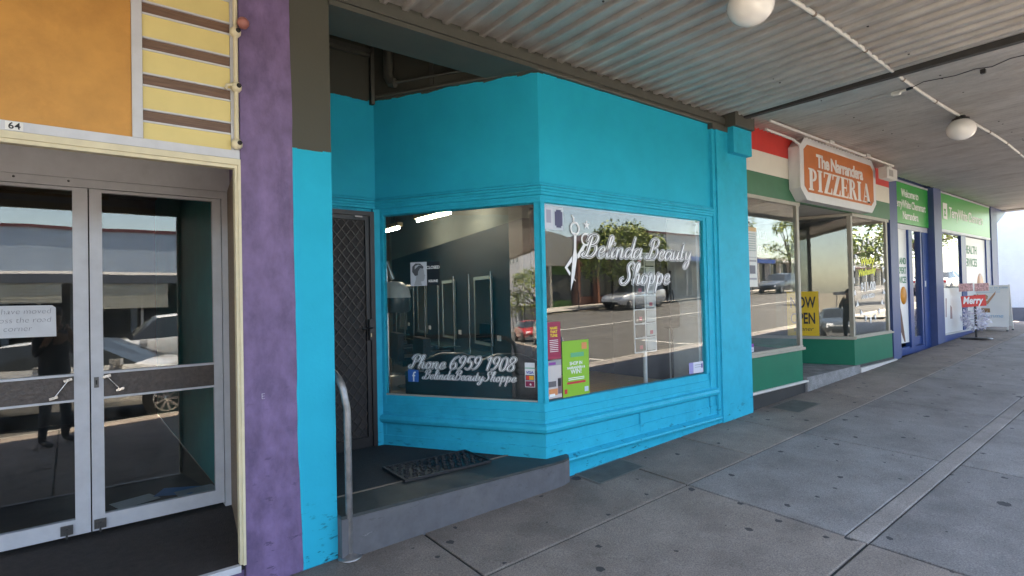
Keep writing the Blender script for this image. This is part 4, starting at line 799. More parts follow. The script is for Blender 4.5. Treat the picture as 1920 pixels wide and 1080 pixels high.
# ================================================================ CHEMIST
BLU = mat('blue paint', (.048,.08,.205), .5, var=.12, scale=4, dirt=.15, dcol=(.05,.06,.15)); BLD = mat('blue frame', (.02,.06,.22), .4, var=.1)
CG = mat('chemist green', (.02,.34,.055), .35, var=.04); CW = mat('poster white', (.72,.72,.72), .4, var=.03); CT = mat('dark green print', (.02,.20,.10), .5)
ch = thing('chemist_shop', 'blue framed chemist shopfront with green fascia panels', 'shop', (14.,0,.5))
def post(x0, x1, y0=-.002): q = MB(); q.prism([(x0,y0,G(x0)-.06),(x1,y0,G(x1)-.06),(x1,y0,3.72),(x0,y0,3.72)], (0,.5,0)); q.build('post', BLU, ch)
post(11.37,11.755); post(13.90,14.40); post(18.62,19.25)
B('fascia_board', BLU, ch, 11.7,19.25,.16,.4,2.84,4.4)
B('door_head', mat('pale head rail', (.45,.45,.52), .4), ch, 11.75,13.9,.12,.2,2.765,2.86)
q = MB(); q.box(11.75,13.9,.13,.2,G(12.5)-.05,G(12.5)+.10); q.build('door_base', BLD, ch)
q = MB(); q.box(12.66,12.86,.10,.2,.5,2.765); q.box(13.34,13.42,.10,.2,.5,2.765); q.box(13.56,13.9,.12,.3,.45,2.765); q.build('door_frame', BLD, ch)
B('door_edge', mat('beige edge', (.4,.34,.3), .5), ch, 13.42,13.555,.14,.2,.5,2.765)
sdr = B('sliding_door', GLASS, ch, 12.86,13.34,.15,.156,.6,2.765); B('door_rail', BLD, sdr, 12.86,13.34,.13,.17,.5,.68)
B('switch_plate', CW, ch, 13.62,13.68,.112,.12,1.66,1.78)
pp = B('entry_poster', CW, ch, 11.80,12.66,.14,.15,.60,2.765)
for tx, zz in (('AND',2.10),('EXPERT',1.92),('ADVICE?',1.74)): text(tx, .17, CT, pp, (12.60,.138,zz), XR, ZU, 'print', align='RIGHT', offset=.004, sx=.95)
q = MB(); q.lathe((12.42,.138,1.50), [(0,-.001),(.17,-.001),(.17,.001)], 24, 'y'); q.build('orange_disc', mat('orange disc', (.72,.27,.01), .5), pp)
q = MB(); q.add([(12.0,.138,.9),(12.15,.138,.9),(12.38,.138,.62),(12.45,.138,.62),(12.30,.138,1.1),(12.2,.138,1.35),(12.1,.138,1.42),(11.98,.138,1.38)],[(0,1,2,3,4,5,6,7)]); q.build('hair_picture', mat('hair print', (.13,.05,.03), .6), pp)
q = MB(); q.add([(12.0,.137,1.0),(12.16,.137,1.05),(12.19,.137,1.25),(12.12,.137,1.36),(12.0,.137,1.33)],[(0,1,2,3,4)]); q.build('face_picture', mat('skin print', (.55,.28,.2), .6), pp)
# window bay
B('window_base', BLD, ch, 14.40,18.62,.03,.3,G(16.)-.12,.62); B('window_sill', mat('pale sill', (.5,.5,.5), .5), ch, 14.40,18.62,.0,.05,.625,.66)
B('window_glass', GLASS, ch, 14.42,15.90,.05,.056,1.62,2.80)
q = MB(); q.box(15.90,16.28,.02,.12,.66,2.86); B('window_jamb', BLD, ch, 18.15,18.62,.02,.12,.66,2.86); q.box(14.40,15.90,.02,.12,2.80,2.86); q.build('window_frame', BLD, ch)
B('header_rail', MATS['pale head rail'], ch, 14.40,18.5,.0,.06,2.815,2.868)
lp = B('lower_poster', CW, ch, 14.42,15.9,.04,.05,.66,1.62)
q = MB(); q.add([(14.62,.039,1.0),(14.70,.039,1.0),(14.74,.039,1.4),(14.66,.039,1.4)],[(0,1,2,3)]); q.build('print', mat('print mix', (.32,.2,.2), .5), lp); q = MB(); q.add([(14.95,.039,.95),(15.12,.039,.95),(15.10,.039,1.2),(14.98,.039,1.25)],[(0,1,2,3)]); q.build('print', mat('print mix', (.32,.2,.2), .5), lp)
hp = B('health_poster', CW, ch, 16.28,18.15,.05,.06,.66,2.80)
for tx, zz in (('HEALTH',2.42),('SERVICES',2.12)): text(tx, .27, CT, hp, (17.35,.048,zz), XR, ZU, 'print', align='RIGHT', offset=.004, sx=1.05)
q = MB(); q.lathe((17.6,.048,1.66), [(0,-.001),(.30,-.001),(.30,.001)], 24, 'y'); q.build('orange_disc', mat('peach disc', (.72,.40,.22), .5), hp)
B('inside_wall', DARKWALL, ch, 11.6,19.2,5.,5.2,.3,4.2); B('inside_floor', FLR, ch, 11.6,19.2,.3,5.,.3,.5); B('inside_ceiling', MATS['dim ceiling'], ch, 11.6,19.2,.21,5.,3.0,3.1); B('end_wall', BLU, ch, 19.0,19.2,.4,9.,.2,4.4); B('roof', DARKWALL, ch, 11.4,19.3,.2,9.,4.4,4.55); B('parapet', BLU, ch, 11.4,19.25,.05,.25,3.75,5.6)
q = MB(); q.prism([(19.26,-.0,3.70),(20.3,-.0,3.70),(20.3,0,3.66),(19.26,0,3.30)], (0,.12,0)); q.build('corner_bracket', BLD, ch)
for nm, lab, x0, x1, y, tx in (('entry_sign','green Welcome to chemist sign above sliding door',11.758,13.895,.11,None),('fascia_sign','long green chemist sign with white lettering above poster window',14.41,18.50,.02,None)):
    t = thing(nm, lab, 'sign', ((x0+x1)/2,y,2.87))
    q = MB(); q.box(x0,x1,y-.012,y+.04,2.868,3.64); q.build('panel', CG, t); q = MB(); q.box(x0,x1,y-.02,y+.04,3.641,3.675); q.build('top_trim', MATS['pale head rail'], t)
    if nm == 'entry_sign':
        for b_, zz, sz in (('Welcome to',3.385,.21),('TerryWhite Chemmart',3.175,.21),('Narrandera',2.96,.21)): text(b_, sz, LW, t, (12.82,y-.013,zz), XR, ZU, 'lettering', align='CENTER', offset=.004, space=.92, sx=.98)
    else:
        text('TerryWhite Chemmart', .32, LW, t, (15.0,y-.013,3.16), XR, ZU, 'lettering', offset=.004, space=.9, sx=1.02)
        q = MB(); q.prism([(14.55,y-.013,3.10),(14.85,y-.013,3.10),(14.85,y-.013,3.44),(14.55,y-.013,3.44)], (0,-.002,0)); q.build('emblem', LW, t)
        text('z', .3, CG, t, (14.62,y-.016,3.17), XR, ZU, 'emblem_mark', offset=.01)
# A-frame board and the ball stand on the footpath
af = thing('sandwich_board', 'white two-sided sandwich board on footpath with figure raising arms', 'sandwich board', (17.2,-.05,G(17.2)))
zg = G(17.1,-.1)
for s_ in (-1,1):
    q = MB(); q.obox((17.22+s_*.26,-.56,zg+.10),(0,1.0,0),(-s_*.02,0,0),(-s_*.24,0,.97)); pb = q.build('board_panel', CW, af)
    for yy in (-.56,.42): q = MB(); q.obox((17.22+s_*.275,yy,zg),(0,.03,0),(.02,0,0),(-s_*.265,0,1.08)); q.build('leg', WPL, af)
    for yy in (-.56,.42): q = MB(); q.lathe((17.22+s_*.285,yy+.015,zg-.0), [(0,.03),(.022,.03),(.022,0)], 8); q.build('foot', BLK, af)
q = MB(); q.tube([(17.22,-.2,zg+1.07),(17.22,-.17,zg+1.12),(17.22,.03,zg+1.12),(17.22,.06,zg+1.07)], .01, 6); q.build('handle', WPL, af)
SK = mat('skin print 2', (.5,.28,.17), .6); PBL = mat('pale blue print', (.25,.45,.62), .6)
bp_ = lambda y, v, l=.004: Vector((16.96-l+.24*v,y,zg+.10+.97*v))      # on the face towards the camera (y, height 0..1)
def bpoly(name, m, pts): q = MB(); q.add([bp_(y, v) for y, v in pts], [tuple(range(len(pts)))]); q.build(name, m, af)
bpoly('arms_picture', SK, [(.02,.80),(-.10,.62),(-.17,.62),(-.32,.86),(-.31,.78),(-.18,.54),(-.09,.54),(.03,.74)]); bpoly('head_picture', SK, [(-.10,.66),(-.17,.66),(-.18,.74),(-.135,.78),(-.09,.74)]); bpoly('legs_picture', mat('brown print', (.28,.16,.08), .6), [(-.05,.34),(-.23,.34),(-.22,.44),(-.06,.44)])
bpoly('torso_picture', mat('white print', (.66,.66,.7), .6), [(-.08,.44),(-.20,.44),(-.18,.60),(-.10,.60)])
text('profemme', .13, PBL, af, bp_(.08,.22,.006), (0,-1,0), (.24,0,.97), 'print', shear=.2); text('confident to be active', .07, PBL, af, bp_(.08,.92,.006), (0,-1,0), (.24,0,.97), 'print')
for k in range(2): bpoly('print_line', PBL, [(.05,.88-.05*k),(-.4,.88-.05*k),(-.4,.89-.05*k),(.05,.89-.05*k)])
fs = thing('festive_stand', 'white tinsel ball stand with red Merry sign on footpath', 'stand', (15.3,-.3,G(15.3,-.3)))
fx, fy = 15.3, -.32; fz = G(fx,fy)
q = MB(); q.lathe((fx,fy,fz), [(0,.035),(.10,.03),(.27,.02),(.28,.0)], 24); q.tube([(fx,fy,fz),(fx,fy,fz+.95)], .022, 8); q.build('base', BLK, fs)
rnd = random.Random(5); q = MB()
for k in range(420):
    u = rnd.uniform(-1,1); a = rnd.uniform(0,6.28); s_ = math.sqrt(1-u*u); d = Vector((s_*math.cos(a),s_*math.sin(a),u)); p = Vector((fx,fy,fz+.43))+d*rnd.uniform(.12,.25); e = Vector((rnd.uniform(-1,1),rnd.uniform(-1,1),rnd.uniform(-1,1))).normalized()*.05
    q.add([p,p+e,p+e.cross(d)*.6+d*.05],[(0,1,2)])
o = q.build('tinsel_ball', mat('tinsel', (.70,.68,.78), .35, var=.2), fs); o['kind'] = 'stuff'
sg = Vector((fx-.06,fy,fz)); sr = Vector((.78,-.62,0)).normalized()
q = MB(); q.prism([sg-sr*.26+Vector((0,0,.68)),sg+sr*.26+Vector((0,0,.71)),sg+sr*.24+Vector((0,0,.95)),sg-sr*.28+Vector((0,0,.92))], sr.cross(Vector(ZU))*-.012); q.build('red_sign', FR, fs)
text('Merry', .21, LW, fs, sg-sr*.25+Vector((0,0,.76))+sr.cross(Vector(ZU))*.003, sr, ZU, 'print', shear=.2, offset=.006, sx=.8)
for k in (-1,1):
    q = MB(); q.prism([sg+sr*(k*.17-.15)+Vector((0,0,1.02)),sg+sr*(k*.17+.15)+Vector((0,0,1.03)),sg+sr*(k*.17+.15)+Vector((0,0,1.20)),sg+sr*(k*.17-.15)+Vector((0,0,1.19))], sr.cross(Vector(ZU))*-.008); q.build('garland_card', mat('card mix', (.45,.25,.25), .5, var=.8, scale=25), fs)

# ================================================================ AWNING
def tin_mat():
    m = mat('galvanised iron', (.52,.495,.47), .40, .5, var=.18, scale=5, dirt=.6, dcol=(.30,.235,.195), stretch=(1,.5,1)); return m
TIN = tin_mat(); DKT = mat('dark timber', (.03,.028,.028), .6, var=.3, scale=12)
aw = thing('verandah_awning', 'corrugated iron verandah awning over the footpath', 'awning', (0,-2,3.7))
AZ = lambda y: 3.70-.016*y
def sheet(x0, x1, pitch, amp, kind):
    n = max(1, round((x1-x0)/pitch)); V = []; F = []; ys = [.03,-.9,-2.,-3.1,-4.1]; jit = random.Random(int(x0*100))
    if kind == 0: pf = [(0,0),(.62,0),(.66,.75),(.72,1),(.84,1),(.90,.75),(.94,0)]
    else: pf = [(k/8,.5-.5*math.cos(2*math.pi*k/8)) for k in range(8)]
    cols = [(x0+(i+t)*(x1-x0)/n, h) for i in range(n) for t, h in pf]+[(x1,0)]
    for x, h in cols:
        for j, y in enumerate(ys):
            yy = y+(jit.uniform(-.03,.012) if j == 0 else 0)
            V.append((x,yy,AZ(y)+amp*(1-h)-.012))
    k = len(ys)
    for i in range(len(cols)-1):
        for j in range(k-1): F.append((i*k+j,i*k+j+1,(i+1)*k+j+1,(i+1)*k+j))
    q = MB(); q.smooth = kind == 1; q.add(V,F); return q.build('corrugated_sheet', TIN, aw)
x = -9.0
while x < 6.0: sheet(x, x+.845, .168, .036, 0); x += .84
x0_ = x
while x < 19.8: sheet(x, x+.805, .1, .036, 1); x += .80
q = MB(); q.box(-40,-9.0,-4.1,.03,3.74,3.78); q.build('far_sheeting', TIN, aw)
B('party_beam', DKT, aw, 6.185,6.25,-4.05,-.02,3.672,3.73)
B('street_fascia', mat('awning fascia', (.30,.28,.26), .6), aw, -40,19.85,-4.16,-4.10,3.66,4.05)
q = MB(); q.box(-40,19.85,-4.2,.1,3.93,3.96); q.build('roof_skin', TIN, aw)
B('end_trim', mat('end trim', (.45,.42,.36), .6), aw, 19.80,19.86,-4.1,.0,3.66,3.92)
# strip of dark nail heads and laps
q = MB()
for k in range(60):
    xx = random.uniform(1.5,14); yy = random.choice((-.9,-1.9,-2.9))+random.uniform(-.02,.02); q.lathe((xx,yy,AZ(yy)-.002), [(0,-.005),(.008,-.003),(.01,.003)], 6)
q.build('fixings', DKT, aw)
# globe lamps on a conduit
cd = thing('light_conduit', 'long white conduit running under awning between globe lamps', 'conduit', (3.,-1.68,3.72))
def cpath(x): return (x,-1.69+.03*math.sin(x*1.1),3.715-.012*math.sin(x*.9))
q = MB(); q.tube([cpath(-6+.5*k) for k in range(52)], .017, 8); q.build('pipe', WPL, cd)
q = MB()
for k in range(24): xx = -4+1.05*k; q.tube([cpath(xx-.012),cpath(xx+.012)], .022, 8)
q.build('saddle', mat('saddle brown', (.18,.14,.11), .6), cd)
OPAL = mat('opal glass', (.80,.79,.76), .18, var=.04, scale=3, coat=.3)
for gx_, gz_, r_, lab in ((3.52,3.525,.148,'white glass globe lamp under awning in front of turquoise shop'),(8.42,3.54,.150,'white glass globe lamp under awning in front of pizzeria sign'),(13.4,3.54,.150,'white glass globe lamp under far awning before the chemist'),(-1.4,3.54,.150,'white glass globe lamp under awning before orange shop')):
    if gx_ > 13: continue
    t = thing('globe_lamp', lab, 'lamp', (gx_,-1.69,gz_), 'globe lamps under the awning')
    q = MB(); q.lathe((gx_,-1.69,gz_), [(0,-r_*.86)]+[(r_*math.sin(a),-r_*.86*math.cos(a)) for a in [math.pi*k/14 for k in range(1,12)]]+[(.07,r_*.80)], 28); q.build('globe', OPAL, t)
    q = MB(); q.lathe((gx_,-1.69,gz_), [(.082,r_*.66),(.088,r_*.70),(.088,r_*.86),(.05,r_*.95),(.05,r_*1.05),(.0,r_*1.05)], 20); q.build('collar', BLK, t)
    q = MB(); q.lathe((gx_,-1.69,gz_), [(.03,r_*1.0),(.03,r_*1.4),(.0,r_*1.4)], 12); q.build('stem', WPL, t)
# thin cable with connectors
cb = thing('loose_cable', 'thin dark cable clipped across awning with small connectors', 'cable', (6.75,-1.5,3.7))
q = MB(); q.tube([(6.80,-.20,3.70),(6.78,-1.40,3.695),(6.79,-1.50,3.69)], .007, 6); q.build('cable_grey', mat('grey cable', (.42,.41,.4), .6), cb)
q = MB(); q.tube([(6.76,-1.66,3.69),(6.71,-1.78,3.705),(6.73,-2.03,3.69),(6.72,-2.19,3.70),(6.75,-2.30,3.69),(6.71,-2.44,3.71),(6.72,-2.7,3.70),(6.7,-3.4,3.69)], .0042, 6); q.build('cable_black', BLK, cb)
q = MB(); q.box(6.765,6.81,-1.56,-1.48,3.66,3.705,.01); q.tube([(6.785,-1.56,3.685),(6.775,-1.63,3.69)], .014, 8); q.build('socket', WPL, cb)
q = MB(); q.tube([(6.775,-1.62,3.69),(6.76,-1.67,3.69)], .015, 8); q.build('plug', BLK, cb)
q = MB(); q.box(6.765,6.805,-2.25,-2.21,3.655,3.70,.006); q.build('junction_box', BLK, cb)

# ================================================================ WHITE BUILDING beyond the side street
wb = thing('white_brick_building', 'white painted brick building beyond the side street', 'building', (24,6,.6))
def brick_white():
    m = mat('white painted brick', (.78,.79,.80), .7, var=.05, scale=3); t = m.node_tree; b = t.nodes['Principled BSDF']
    br = node(t,'ShaderNodeTexBrick'); br.inputs['Scale'].default_value = 4.2; br.inputs['Mortar Size'].default_value = .02; br.inputs[1].default_value = br.inputs[2].default_value = (1,1,1,1); br.inputs[3].default_value = (.3,.3,.3,1)
    g = node(t,'ShaderNodeNewGeometry'); s = node(t,'ShaderNodeSeparateXYZ'); c = node(t,'ShaderNodeCombineXYZ'); t.links.new(g.outputs['Position'], s.inputs[0]); a = node(t,'ShaderNodeMath', operation='ADD'); t.links.new(s.outputs[0], a.inputs[0]); t.links.new(s.outputs[1], a.inputs[1])
    t.links.new(a.outputs[0], c.inputs[0]); t.links.new(s.outputs[2], c.inputs[1]); t.links.new(c.outputs[0], br.inputs['Vector'])
    bp = node(t,'ShaderNodeBump'); bp.inputs['Strength'].default_value = .5; bp.inputs['Distance'].default_value = .02; t.links.new(br.outputs['Color'], bp.inputs['Height']); t.links.new(bp.outputs[0], b.inputs['Normal']); return m
BW = brick_white()
B('wall', BW, wb, 23.2,40.,.0,14.,.2,6.4)
B('plinth', mat('grey plinth', (.16,.16,.18), .7), wb, 23.1,40.,-.06,14.,.2,.95)
B('coping', mat('coping grey', (.4,.4,.4), .7), wb, 23.1,40.1,-.1,14.,6.4,6.5)
B('window', mat('dark glass pane', (.03,.04,.05), .08), wb, 23.17,23.2,7.,8.6,2.2,3.6); B('window', mat('dark glass pane', (.03,.04,.05), .08), wb, 30.,31.6,-.02,.0,2.,3.4)
strip('side_footpath', mat('side path', (.16,.15,.135), .85, var=.2, scale=2), -5., .0, lambda x,y: H(x)-.13+.02*y, 23.0, 60., 8)

# ================================================================ OPPOSITE SIDE OF THE STREET
YO = -25.
DG = mat('dark pane', (.025,.03,.035), .06, var=0)
def opp(x0, x1, top, col, label, awn='flat', upper=None, name='opposite_building', ground=(.10,.09,.085), trim=None, arch=False, blinds=(), yb=YO):
    zb = H((x0+x1)/2)-.17
    t = thing(name, label, 'building', ((x0+x1)/2,yb-3,zb))
    wm = mat('render %.2f %.2f %.2f' % col, col, .75, var=.1, scale=1.2, dirt=.2, dcol=(col[0]*.6,col[1]*.6,col[2]*.6)); gm = mat('shopfront %.2f %.2f %.2f' % ground, ground, .6, var=.2, scale=2)
    q = MB(); q.box(x0,x1,yb-8,yb,zb+3.0,top)
    if arch:
        n = 16; c = (x0+x1)/2; w_ = (x1-x0)/2; q.prism([(c-w_*math.cos(math.pi*k/n),yb-.3,top+1.1*math.sin(math.pi*k/n)) for k in range(n+1)], (0,.3,0))
    q.build('wall', wm, t)
    B('parapet_cap', trim or mat('cap dark red', (.12,.03,.035), .6), t, x0-.03,x1+.03,yb-.3,yb+.08,top,top+.14) if not arch else None
    q = MB(); q.box(x0,x1,yb-8,yb-.5,zb-.3,zb+3.0); q.build('shop_back', gm, t)
    n = max(2, int((x1-x0)/2.2)); wd = (x1-x0)/n
    for k in range(n):
        a = x0+k*wd
        q = MB(); q.box(a,a+.22,yb-.5,yb,zb-.3,zb+3.0); q.build('pier', wm, t)
        B('shop_window', DG, t, a+.3,a+wd-.1,yb-.42,yb-.38,zb+.55,zb+2.4)
        q = MB(); q.box(a+.5,a+wd*.55,yb-.02,yb+.03,top-1.6,top-.5)
        if upper: q.build('upper_window', DG, t)
    if awn:
        ya = yb+3.9; q = MB(); q.add([(x0,yb,zb+3.35),(x1,yb,zb+3.35),(x1,ya,zb+2.95),(x0,ya,zb+2.95),(x0,yb,zb+3.27),(x1,yb,zb+3.27),(x1,ya,zb+2.87),(x0,ya,zb+2.87)],[(0,3,2,1),(4,5,6,7),(3,7,6,2),(0,4,7,3),(1,2,6,5)]); q.build('awning', TIN, t)
        B('awning_fascia', mat('fascia %s' % awn, {'flat':(.10,.11,.13),'blue':(.03,.10,.38),'green':(.06,.2,.04)}[awn], .5), t, x0,x1,ya,ya+.05,zb+2.72,zb+3.06)
        k = x0+.3
        while k < x1: q = MB(); q.tube([(k,ya-.25,zb),(k,ya-.25,zb+2.9)], .05, 8); q.build('verandah_post', WPL, t); k += 3.2
        for bx0, bx1, hh in blinds:
            bl = MB(); nn = int(hh/.055)
            for j in range(nn): bl.box(bx0,bx1,ya-.04+.012*(j%2),ya-.01+.012*(j%2),zb+2.72-.055*(j+1),zb+2.72-.055*j-.008)
            bl.build('roller_blind', mat('cream blind', (.62,.58,.46), .6), t)
    return t
opp(-48,-30,6.2,(.55,.55,.56),'pale grey two-storey building far along opposite side', upper=True)
opp(-29.8,-16,5.0,(.42,.33,.27),'tan rendered shop row on opposite side of street', awn='green')
opp(-15.8,-4.6,5.6,(.50,.48,.44),'stone coloured shop with flat parapet across the road', upper=True)
opp(-4.4,4.4,4.95,(.34,.42,.52),'blue-grey rendered shop with cream roller blinds across the road', blinds=((-2.3,-.25,.75),(.75,3.2,1.0)))
opp(4.6,14.,5.4,(.42,.36,.34),'brick toned shop with verandah across the road', upper=True)
opp(14.2,20.6,5.2,(.30,.27,.25),'brown shop with dark shopfront across the road', awn='flat')
opp(20.8,28.6,5.1,(.44,.41,.36),'shop with curved parapet and green lower walls across the road', awn=None, arch=True, ground=(.13,.30,.03))
opp(28.8,33.,5.4,(.30,.13,.08),'red brick shop behind street tree across the road', awn=None, ground=(.25,.09,.05))
opp(33.2,50.,6.6,(.40,.41,.41),'long grey rendered building with blue awning across the road', awn='blue')
opp(52.,66.,4.6,(.62,.56,.52),'low pale building with hipped roof far across the road', awn=None, trim=mat('roof pale', (.6,.6,.6), .5))
opp(68.,92.,4.2,(.55,.54,.5),'low cream building at far end of opposite side', awn=None)
# street posts and litter bin on the far footpath
for k, xx in enumerate((21.6,25.2,30.6,38.)):
    t = thing('street_bollard', ['slim dark post outside green-walled shop across the road','slim dark post beside broad street tree across the road','slim dark post outside red brick shop across the road','slim dark post before blue awning across the road'][k], 'post', (xx,-21.4,H(xx)-.17), 'posts along the far footpath')
    q = MB(); q.tube([(xx,-21.4,H(xx)-.2),(xx,-21.4,H(xx)+.9)], .05, 8); q.lathe((xx,-21.4,H(xx)+.9), [(.05,0),(.06,.03),(0,.07)], 8); q.build('shaft', BLK, t)
# building far left, end of our own side
fb = opp(-70,-52,7.,(.62,.62,.64),'white two-storey building at the low end of street', upper=True, yb=-10., awn=None, name='white_corner_building')

# ================================================================ TREES
BARK = mat('bark', (.10,.075,.055), .9, var=.3, scale=9, bump=.5, bscale=20)
LEAF = [mat('leaf bright', (.30,.34,.05), .6, var=.3, scale=3), mat('leaf mid', (.18,.23,.035), .6, var=.3, scale=3), mat('leaf dark', (.04,.075,.018), .6, var=.3, scale=3)]
def tree(x, y, h, rx, rz, label, n=2600, seed=1):
    rn = random.Random(seed); z0 = H(x)-.2; t = thing('street_tree', label, 'tree', (x,y,z0), 'street trees')
    q = MB(); q.tube([(x,y,z0),(x+.05,y,z0+h*.25),(x-.03,y+.04,z0+h*.5)], [.20,.15,.11], 9)
    cl = []
    for k in range(26):
        u = rn.uniform(-.7,1); a = rn.uniform(0,6.28); s_ = math.sqrt(max(0,1-u*u))*rn.uniform(.55,.95); c = Vector((x+rx*s_*math.cos(a),y+rx*s_*math.sin(a),z0+h-rz+rz*u*.8)); cl.append((c,rn.uniform(.22,.40)*rx))
        if k < 10: q.tube([(x,y,z0+h*.42),((x+c.x)/2,(y+c.y)/2,(z0+h*.5+c.z)/2-.1),tuple(c)], [.08,.05,.02], 6)
    q.build('trunk', BARK, t)
    q = MB()
    for k in range(n):
        c, r_ = rn.choice(cl); d = Vector((rn.gauss(0,1),rn.gauss(0,1),rn.gauss(0,.8))).normalized(); p = c+d*r_*rn.uniform(.6,1.05); s_ = rn.uniform(.06,.13)*(1+rx*.05)
        e = Vector((rn.uniform(-1,1),rn.uniform(-1,1),rn.uniform(-.6,.6))).normalized(); f_ = e.cross(d).normalized(); q.cur = rn.choice((0,1,1,2)); q.add([p-e*s_,p+f_*s_*.6,p+e*s_,p-f_*s_*.6],[(0,1,2,3)])
    q.build('crown', LEAF, t)
tree(28.6,-20.9,5.2,2.9,2.0,'broad rounded green street tree outside curved-parapet shop',8000,2)
tree(45.,-8.6,6.4,2.6,2.3,'leafy kerbside tree beyond the chemist corner',3200,3)
tree(33.,-8.6,5.8,2.5,2.2,'kerbside tree just past the white brick building',3600,8)
tree(58.,-23.5,7.5,2.2,3.0,'tall dark green tree behind low pale building',2600,4)
tree(-36.,-8.4,5.6,2.6,2.2,'rounded kerbside tree down the street beyond orange shop',2600,5)
tree(51.5,-27.,9.5,3.0,3.6,'tall conifer-like tree between grey and pale buildings',2600,6)

# ================================================================ CARS
TYRE = mat('tyre', (.02,.02,.02), .85); RIM = mat('alloy rim', (.55,.55,.56), .3, .8); LAMP = mat('headlamp', (.75,.76,.78), .1); TAIL = mat('tail lamp', (.45,.01,.01), .2)
def car(x, y, yawd, col, label, wagon=False, dz=0.):
    t = thing('parked_car', label, 'car', (x,y,H(x)-.305+dz), 'cars parked in the street'); t.rotation_euler = (0,-math.atan(.0375)*math.cos(R(yawd)),R(yawd))
    pm = mat('car paint %.2f %.2f %.2f' % col, col, .25, .2 if min(col) > .2 else 0., var=.03, coat=.8)
    if wagon: S = [(2.25,.50,.72,.72,.62),(2.12,.36,.84,.84,.80),(1.5,.28,1.0,1.0,.90),(.98,.26,1.06,1.08,.91),(.35,.26,1.07,1.62,.91),(-.5,.26,1.08,1.68,.91),(-1.5,.26,1.10,1.66,.91),(-2.0,.3,1.10,1.56,.88),(-2.22,.36,1.06,1.12,.84),(-2.27,.5,.75,.78,.80)]
    else: S = [(2.3,.48,.62,.62,.62),(2.15,.34,.74,.74,.80),(1.5,.26,.88,.88,.88),(.95,.24,.95,.97,.89),(.2,.24,.97,1.40,.89),(-.5,.24,.98,1.45,.89),(-1.1,.24,.99,1.40,.89),(-1.72,.28,1.0,1.04,.88),(-2.2,.36,.98,.99,.82),(-2.3,.5,.72,.74,.78)]
    V = []; F = []; MI = []; n = 11
    for (sx_, zb, belt, roof, hw) in S:
        cab = roof-belt > .2; tw = hw*.76 if cab else hw*.86
        half = [(hw*.86,zb),(hw,zb+.14),(hw*1.0,(zb+belt)/2+.05),(hw*.975,belt),(tw,roof-(.05 if cab else .012))]
        ring_ = [(-a,b) for a, b in half]+[(0,roof)]+[(a,b) for a, b in half[::-1]]
        V += [(sx_,a,b) for a, b in ring_]
    for i in range(len(S)-1):
        c0, c1 = S[i][3]-S[i][2] > .2, S[i+1][3]-S[i+1][2] > .2
        for j in range(n-1):
            mi = 0
            if j in (3,6) and c0 and c1: mi = 1
            if j in (4,5) and c0 != c1: mi = 1
            if j in (3,6) and c0 != c1: mi = 1
            F.append((i*n+j,(i+1)*n+j,(i+1)*n+j+1,i*n+j+1)); MI.append(mi)
    q = MB(); q.v = V; q.f = F+[tuple(range(n)),tuple(range((len(S)-1)*n+n-1,(len(S)-1)*n-1,-1))]; q.mi = MI+[0,0]; q.sm = [m_ == 0 for m_ in MI]+[False,False]
    o = q.build('body', [pm, DG], t, loc=(0,0,0))
    q = MB()
    for xx in ((-.55,-1.5) if wagon else (-.45,)): 
        for s_ in (-1,1): q.obox((xx-.03,s_*.66,1.0),(.07,0,0),(0,s_*.26,0),(0,0,0.02)); 
    for s_ in (-1,1):
        hwb, tw_ = .887, .89*.76
        for xx, dx in ((-.42,0.),): q.add([(xx,s_*(hwb*.985),.99),(xx+.08,s_*(hwb*.985),.99),(xx+.08,s_*(tw_+.012),S[5][3]-.05),(xx,s_*(tw_+.012),S[5][3]-.05)],[(0,1,2,3)])
        q.box(.62,.78,s_*.93-.07,s_*.93+.07,.96,1.06)
    q.build('trim', pm, t, loc=(0,0,0))
    for xx in (1.42,-1.38):
        for s_ in (-1,1):
            yy = s_*.80
            q = MB(); q.lathe((xx,yy,.32), [(.20,-.10),(.30,-.10),(.325,-.06),(.325,.06),(.30,.105),(.20,.105)], 22, 'y'); wh = q.build('wheel', TYRE, t, loc=(0,0,0))
            q = MB(); q.lathe((xx,yy,.32), [(0,s_*.095),(.05,s_*.10),(.05,s_*.085)], 12, 'y'); q.lathe((xx,yy,.32), [(.195,s_*.108),(.215,s_*.108),(.205,-s_*.05)], 22, 'y')
            for k in range(9):
                a = 2*math.pi*k/9; d = Vector((math.cos(a),0,math.sin(a))); p_ = Vector((-d.z,0,d.x))*.016; c0_ = Vector((xx,yy+s_*.098,.32)); q.add([c0_+d*.03-p_,c0_+d*.03+p_,c0_+d*.2+p_*1.4,c0_+d*.2-p_*1.4],[(0,1,2,3)])
            q.build('rim', RIM, wh, loc=(0,0,0))
            q = MB(); q.lathe((xx,s_*.885,.34), [(0,s_*.0),(.385,s_*.006),(.39,-s_*.05)], 22, 'y'); q.build('wheel_arch', BLK, t, loc=(0,0,0))
    for s_ in (-1,1):
        q = MB(); q.obox((2.16,s_*.5,.60),(0,s_*.26,0),(.10,-s_*.02,-.02),(-.05,0,.14)); q.build('headlight', LAMP, t, loc=(0,0,0))
        q = MB(); q.obox((-2.29,s_*.52,.74),(0,s_*.26,0),(.16,0,0),(.02,0,.17)); q.build('tail_light', TAIL, t, loc=(0,0,0))
    q = MB(); q.box(2.26,2.315,-.55,.55,.36,.52); q.box(-2.32,-2.26,-.26,.26,.58,.70); q.build('grille', BLK, t, loc=(0,0,0))
    return t
SIL, WHT, GRY, NVY, RED = (.66,.66,.66), (.78,.78,.77), (.07,.085,.10), (.02,.04,.12), (.42,.015,.015)
car(.33,-6.8,22,SIL,'silver sedan angle-parked nose to kerb before the door shop')
car(-9.,-6.9,15,GRY,'dark blue-grey sedan angle-parked further down from silver sedan')
car(6.75,-6.8,12,NVY,'navy car parked at kerb outside turquoise shop')
